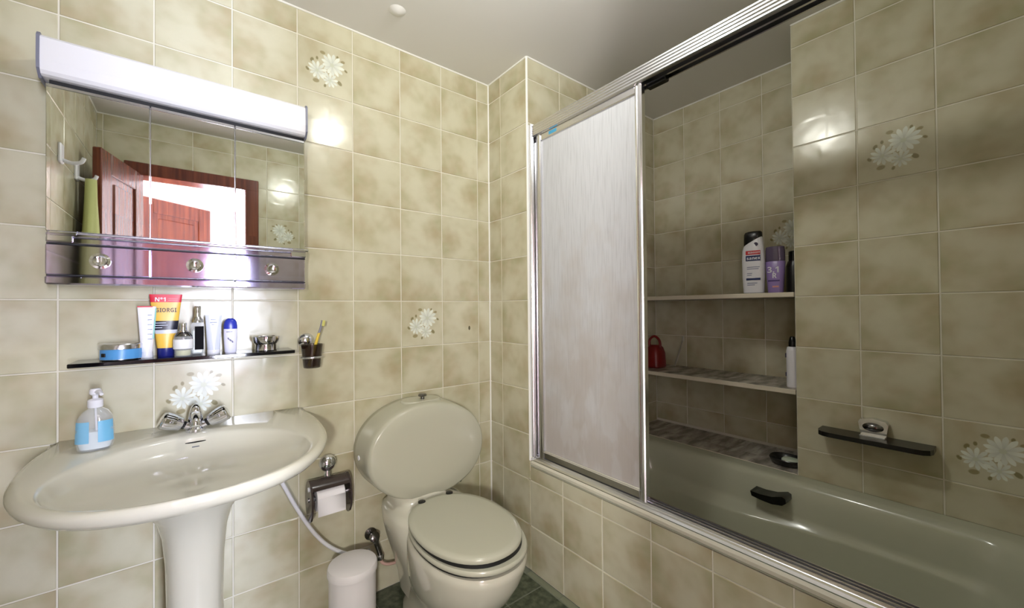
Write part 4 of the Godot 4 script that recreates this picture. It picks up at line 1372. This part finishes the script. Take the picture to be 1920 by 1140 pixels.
func build_toilet() -> void:
	var cx := 0.722
	var t := thing("toilet", "ivory toilet with oval cistern and closed lid in the corner", "toilet")
	var g := Geo.new()
	var rings := []
	#            y      cz    a      b     n
	for s in [[0.0, 0.32, 0.112, 0.235, 2.5], [0.025, 0.32, 0.110, 0.232, 2.5], [0.06, 0.325, 0.098, 0.212, 2.4], [0.13, 0.350, 0.106, 0.200, 2.3], [0.19, 0.390, 0.132, 0.217, 2.2], [0.25, 0.43, 0.155, 0.233, 2.2], [0.31, 0.455, 0.166, 0.244, 2.2], [0.355, 0.468, 0.1715, 0.2475, 2.2], [0.376, 0.476, 0.1705, 0.244, 2.2], [0.384, 0.477, 0.165, 0.238, 2.2]]:
		rings.append(ring(Vector3(cx, s[0], s[1]), s[2], s[3], s[4], 64))
	part("bowl", g.loft(rings, [9], true, true, true), M.ivory, t)
	g = Geo.new()
	rings = []
	for s in [[0.06, 0.17, 0.085, 0.125], [0.12, 0.17, 0.092, 0.135], [0.20, 0.175, 0.115, 0.15], [0.28, 0.18, 0.140, 0.16], [0.34, 0.18, 0.153, 0.165], [0.380, 0.175, 0.156, 0.165], [0.396, 0.168, 0.152, 0.158], [0.403, 0.155, 0.138, 0.140], [0.412, 0.115, 0.120, 0.095], [0.45, 0.11, 0.125, 0.085]]:
		rings.append(ring(Vector3(cx, s[0], s[1]), s[2], s[3], 2.9, 56))
	part("neck", g.loft(rings, [], true, true, true), M.ivory, t)
	# seat: a ring, and the lid on it
	g = Geo.new()
	rings = []
	for s in [[0.396, 0.168, 0.240], [0.398, 0.1705, 0.2425], [0.407, 0.1705, 0.2425], [0.411, 0.167, 0.239], [0.411, 0.11, 0.17], [0.396, 0.11, 0.17], [0.396, 0.168, 0.240]]:
		rings.append(ring(Vector3(cx, s[0], 0.478), s[1], s[2], 2.2, 64))
	part("seat", g.loft(rings, [3, 4, 5], true), M.ivory_seat, t)
	g = Geo.new()
	rings = []
	for s in [[0.423, 0.164, 0.232], [0.425, 0.1655, 0.2335], [0.434, 0.1655, 0.2335], [0.438, 0.163, 0.231], [0.4405, 0.145, 0.21], [0.4415, 0.08, 0.12], [0.442, 0.01, 0.015]]:
		rings.append(ring(Vector3(cx - 0.004, s[0], 0.468), s[1], s[2], 2.15, 64))
	part("lid", g.loft(rings, [], true, true, true), M.ivory_seat, t)
	for k in [[0.383, 0.397], [0.410, 0.424]]:  # black bands stand in for the shadow between bowl, seat and lid
		part("gap_shade", Geo.new().loft([ring(Vector3(cx - 0.002, k[0], 0.471), 0.1605, 0.2295, 2.2, 64), ring(Vector3(cx - 0.002, k[1], 0.471), 0.1605, 0.2295, 2.2, 64)], [], true, true, true), M.black_matte, t, "black band drawn for the shade in the seat gap")
	for x in [-0.055, 0.062]:
		part("hinge_cap", Geo.new().lathe([Vector2(0.014, -0.016), Vector2(0.014, 0.0015), Vector2(0.011, 0.0035), Vector2(0.0, 0.004)], 24, Vector3(cx + x, 0.4405, 0.256)), M.black, t)
	# oval cistern
	g = Geo.new()
	rings = []
	var cc := Vector3(0.737, 0.602, 0)
	for s in [[0.012, 0.236, 0.172, 0.0], [0.018, 0.248, 0.184, 0.0], [0.06, 0.2525, 0.1885, -0.02], [0.16, 0.2515, 0.1875, -0.06], [0.185, 0.250, 0.186, -0.075], [0.196, 0.2455, 0.1815, -0.08], [0.2005, 0.238, 0.174, -0.08], [0.2035, 0.18, 0.13, -0.08], [0.205, 0.06, 0.04, -0.08]]:
		rings.append(ring_xy(cc + Vector3(0, 0, s[0]), s[1], s[2], 2.1, 80, s[3]))
	part("cistern", g.loft(rings, [], true, true, true), M.ivory_seat, t)
	part("cistern_lid_line", Geo.new().loft([ring(Vector3(0.737, 0.778, 0.105), 0.085, 0.055, 2.6, 40), ring(Vector3(0.737, 0.7885, 0.105), 0.083, 0.053, 2.6, 40), ring(Vector3(0.737, 0.7915, 0.105), 0.079, 0.049, 2.6, 40)], [], true, true, true), M.ivory_seat, t)
	g = Geo.new()
	g.lathe([Vector2(0.008, 0.0), Vector2(0.008, 0.012), Vector2(0.017, 0.014), Vector2(0.018, 0.019), Vector2(0.013, 0.023), Vector2(0.0, 0.0235)], 24, Vector3(0.740, 0.790, 0.115))
	part("flush_knob", g, M.dark_chrome, t)
	part("side_bolt", Geo.new().lathe([Vector2(0.009, 0.0), Vector2(0.009, 0.004), Vector2(0.0, 0.006)], 18, Vector3(0.486, 0.603, 0.1), Basis(Vector3.BACK, PI / 2)), M.white_plastic, t)
	# filling elbow at the cistern's right foot
	g = Geo.new().tube(smooth_path([Vector3(0.93, 0.47, 0.05), Vector3(0.925, 0.43, 0.06), Vector3(0.915, 0.405, 0.07), Vector3(0.945, 0.392, 0.075)]), 0.013)
	part("inlet_elbow", g, M.black, t, "black water inlet elbow")
	# valve on the wall
	var v := thing("stop_valve", "dark chrome angle valve low on the wall between bin and toilet", "valve", Vector3(0.56, 0.25, 0.0))
	g = Geo.new()
	g.lathe([Vector2(0.024, 0.001), Vector2(0.024, 0.006), Vector2(0.010, 0.012), Vector2(0.010, 0.05), Vector2(0.013, 0.052), Vector2(0.013, 0.066), Vector2(0.0, 0.067)], 24, Vector3.ZERO, Basis(Vector3.RIGHT, PI / 2))
	g.tube(PackedVector3Array([Vector3(0, 0, 0.045), Vector3(0.012, -0.035, 0.047), Vector3(0.022, -0.07, 0.05)]), 0.009, 0.010)
	part("valve_body", g, M.dark_chrome, v)
	part("valve_wheel", Geo.new().lathe([Vector2(0.014, 0), Vector2(0.019, 0.003), Vector2(0.019, 0.013), Vector2(0.012, 0.017), Vector2(0.0, 0.018)], 14, Vector3(-0.006, 0.012, 0.06), Basis(Vector3.RIGHT, PI / 3)), M.dark_chrome, v)
	part("valve_nut", Geo.new().lathe([Vector2(0.013, 0.0), Vector2(0.015, 0.003), Vector2(0.015, 0.016), Vector2(0.011, 0.02)], 6, Vector3(0.022, -0.09, 0.05)), M.chrome_soft, v)
	var h := part(numbered("supply_hose"), Geo.new().tube(smooth_path([Vector3(0.582, 0.165, 0.05), Vector3(0.59, 0.145, 0.052), Vector3(0.61, 0.132, 0.055), Vector3(0.64, 0.126, 0.055), Vector3(0.668, 0.125, 0.055)]), 0.006), mat(c8(206, 170, 158), 0.35), self)
	tag(h, "pinkish supply hose from the valve to the toilet", "hose")


func build_small() -> void:
	# pedal bin
	var b := thing("pedal_bin", "white cylindrical pedal bin on the floor left of the toilet", "bin", Vector3(0.432, 0, 0.195))
	part("body", Geo.new().lathe([Vector2(0.074, 0.0), Vector2(0.077, 0.003), Vector2(0.0775, 0.25)], 48), M.bin, b)
	part("base_ring", Geo.new().lathe([Vector2(0.079, 0.001), Vector2(0.081, 0.004), Vector2(0.081, 0.016), Vector2(0.078, 0.02)], 48), M.black, b)
	part("lid", Geo.new().lathe([Vector2(0.080, 0.250), Vector2(0.0825, 0.252), Vector2(0.0825, 0.268), Vector2(0.079, 0.277), Vector2(0.06, 0.283), Vector2(0.03, 0.286), Vector2(0.0, 0.287)], 48), M.bin, b)
	part("pedal", Geo.new().box(Vector3(0.0, 0.016, 0.095), Vector3(0.045, 0.01, 0.035), 0.003), M.black, b)
	part("hinge", Geo.new().box(Vector3(-0.0, 0.25, -0.084), Vector3(0.04, 0.03, 0.012), 0.003), M.black, b)
	# toilet roll holder
	var h := thing("roll_holder", "chrome and smoky brown toilet roll holder between basin and toilet", "roll holder", Vector3(0.388, 0.0, 0.0))
	var g := Geo.new()
	g.lathe([Vector2(0.012, 0.001), Vector2(0.012, 0.02), Vector2(0.024, 0.026), Vector2(0.030, 0.038), Vector2(0.029, 0.050), Vector2(0.021, 0.060), Vector2(0.010, 0.065), Vector2(0, 0.066)], 36, Vector3(0, 0.592, 0), Basis(Vector3.RIGHT, PI / 2))
	part("ball", g, M.chrome, h)
	part("stem", Geo.new().tube(PackedVector3Array([Vector3(0, 0.575, 0.035), Vector3(0, 0.555, 0.038), Vector3(0.002, 0.526, 0.045)]), 0.011, 0.013), M.chrome, h)
	var smoky: Material = M.smoke_dark
	# bent acrylic cover: a plate on top that turns down into two cheeks
	part("cover", Geo.new().loft([
		arc_profile(-0.064, 0.0), arc_profile(0.064, 0.0)], [], true, true, true), smoky, h)
	for s in [-1.0, 1.0]:
		g = Geo.new()
		var p := PackedVector2Array()
		for k in 21:
			var a := lerpf(0.0, TAU, k / 20.0)
			if k < 20:
				p.append(Vector2(0.060 + 0.055 * cos(a), 0.474 + 0.074 * sin(a)))
		g.prism(p, Vector3.ZERO, Vector3.BACK, Vector3.UP, Vector3.RIGHT, s * 0.066 - 0.003, s * 0.066 + 0.003, false)
		part("cheek", g, smoky, h)
	part("spindle", Geo.new().tube(PackedVector3Array([Vector3(-0.072, 0.478, 0.06), Vector3(0.072, 0.478, 0.06)]), 0.008), M.chrome_soft, h)
	part("end_button", Geo.new().lathe([Vector2(0.008, 0.0), Vector2(0.008, 0.005), Vector2(0.0, 0.006)], 18, Vector3(-0.069, 0.522, 0.075), Basis(Vector3.BACK, PI / 2)), M.white_plastic, h)
	var r := thing("toilet_roll", "white toilet paper roll hanging in the smoky holder", "toilet paper", Vector3(0.388, 0.478, 0.06))
	g = Geo.new()
	g.lathe([Vector2(0.018, -0.048), Vector2(0.042, -0.048), Vector2(0.044, -0.046), Vector2(0.044, 0.046), Vector2(0.042, 0.048), Vector2(0.018, 0.048), Vector2(0.018, -0.048)], 40, Vector3.ZERO, Basis(Vector3.BACK, PI / 2))
	part("roll", g, M.paper, r)
	var sheet := []
	for q in [Vector2(0.0445, 0.012), Vector2(0.046, -0.01), Vector2(0.047, -0.035), Vector2(0.0475, -0.050)]:
		sheet.append(PackedVector3Array([Vector3(-0.047, q.y, q.x), Vector3(0.047, q.y, q.x), Vector3(0.047, q.y, q.x - 0.0008), Vector3(-0.047, q.y, q.x - 0.0008)]))
	part("loose_sheet", Geo.new().loft(sheet, [], true, true, true), M.paper, r)
	# hooks on the left wall, towel and robe, seen in the mirror
	for i in 2:
		var z: float = [1.02, 1.30][i]
		var k := thing("towel_hook", ["white plastic coat hook on the left wall, empty, in the mirror", "white plastic coat hook on the left wall holding the towel, in the mirror"][i], "hook", Vector3(W_L, 1.80, z), "coat hooks on the left wall")
		part("hook_plate", Geo.new().box(Vector3(0.005, 0.02, 0), Vector3(0.012, 0.08, 0.05), 0.004), M.white_plastic, k)
		part("hook_arm", Geo.new().tube(smooth_path([Vector3(0.008, -0.006, 0), Vector3(0.035, -0.014, 0), Vector3(0.062, -0.006, 0), Vector3(0.072, 0.014, 0)]), 0.008, 0.007), M.white_plastic, k)
	var tw := thing("towel", "yellow green towel hanging on the left wall, seen in the mirror", "towel", Vector3(W_L, 0, 1.30))
	var rs := []
	for i in 15:
		var t := i / 14.0
		var y := lerpf(1.792, 1.06, t)
		var wide := lerpf(0.018, 0.13, pow(smoothstep(0.0, 0.75, t), 0.8))
		var ringp := PackedVector3Array()
		for j in 40:
			var a := TAU * j / 40
			var fold := 0.007 * sin(a * 7.0 + t * 2.0) * smoothstep(0.05, 0.5, t)
			ringp.append(Vector3(0.052 + (0.02 + 0.012 * t + fold) * sin(a), y + (0.01 * sin(a * 3.0) if i == 14 else 0.0), wide * cos(a)))
		rs.append(ringp)
	part("cloth", Geo.new().loft(rs, [], true, true, true), M.towel, tw)


func arc_profile(x: float, _t: float) -> PackedVector3Array:   # section of the bent cover, in yz
	var r := PackedVector3Array()
	var out := []
	for k in 13:
		var a := lerpf(deg_to_rad(150), deg_to_rad(38), k / 12.0)
		out.append(Vector2(0.058 + 0.052 * cos(a), 0.478 + 0.068 * sin(a)))
	for p in out:
		r.append(Vector3(x, p.y, p.x))
	out.reverse()
	for p in out:
		var d: Vector2 = (Vector2(0.058, 0.478) - p).normalized() * 0.005
		r.append(Vector3(x, p.y + d.y, p.x + d.x))
	return r
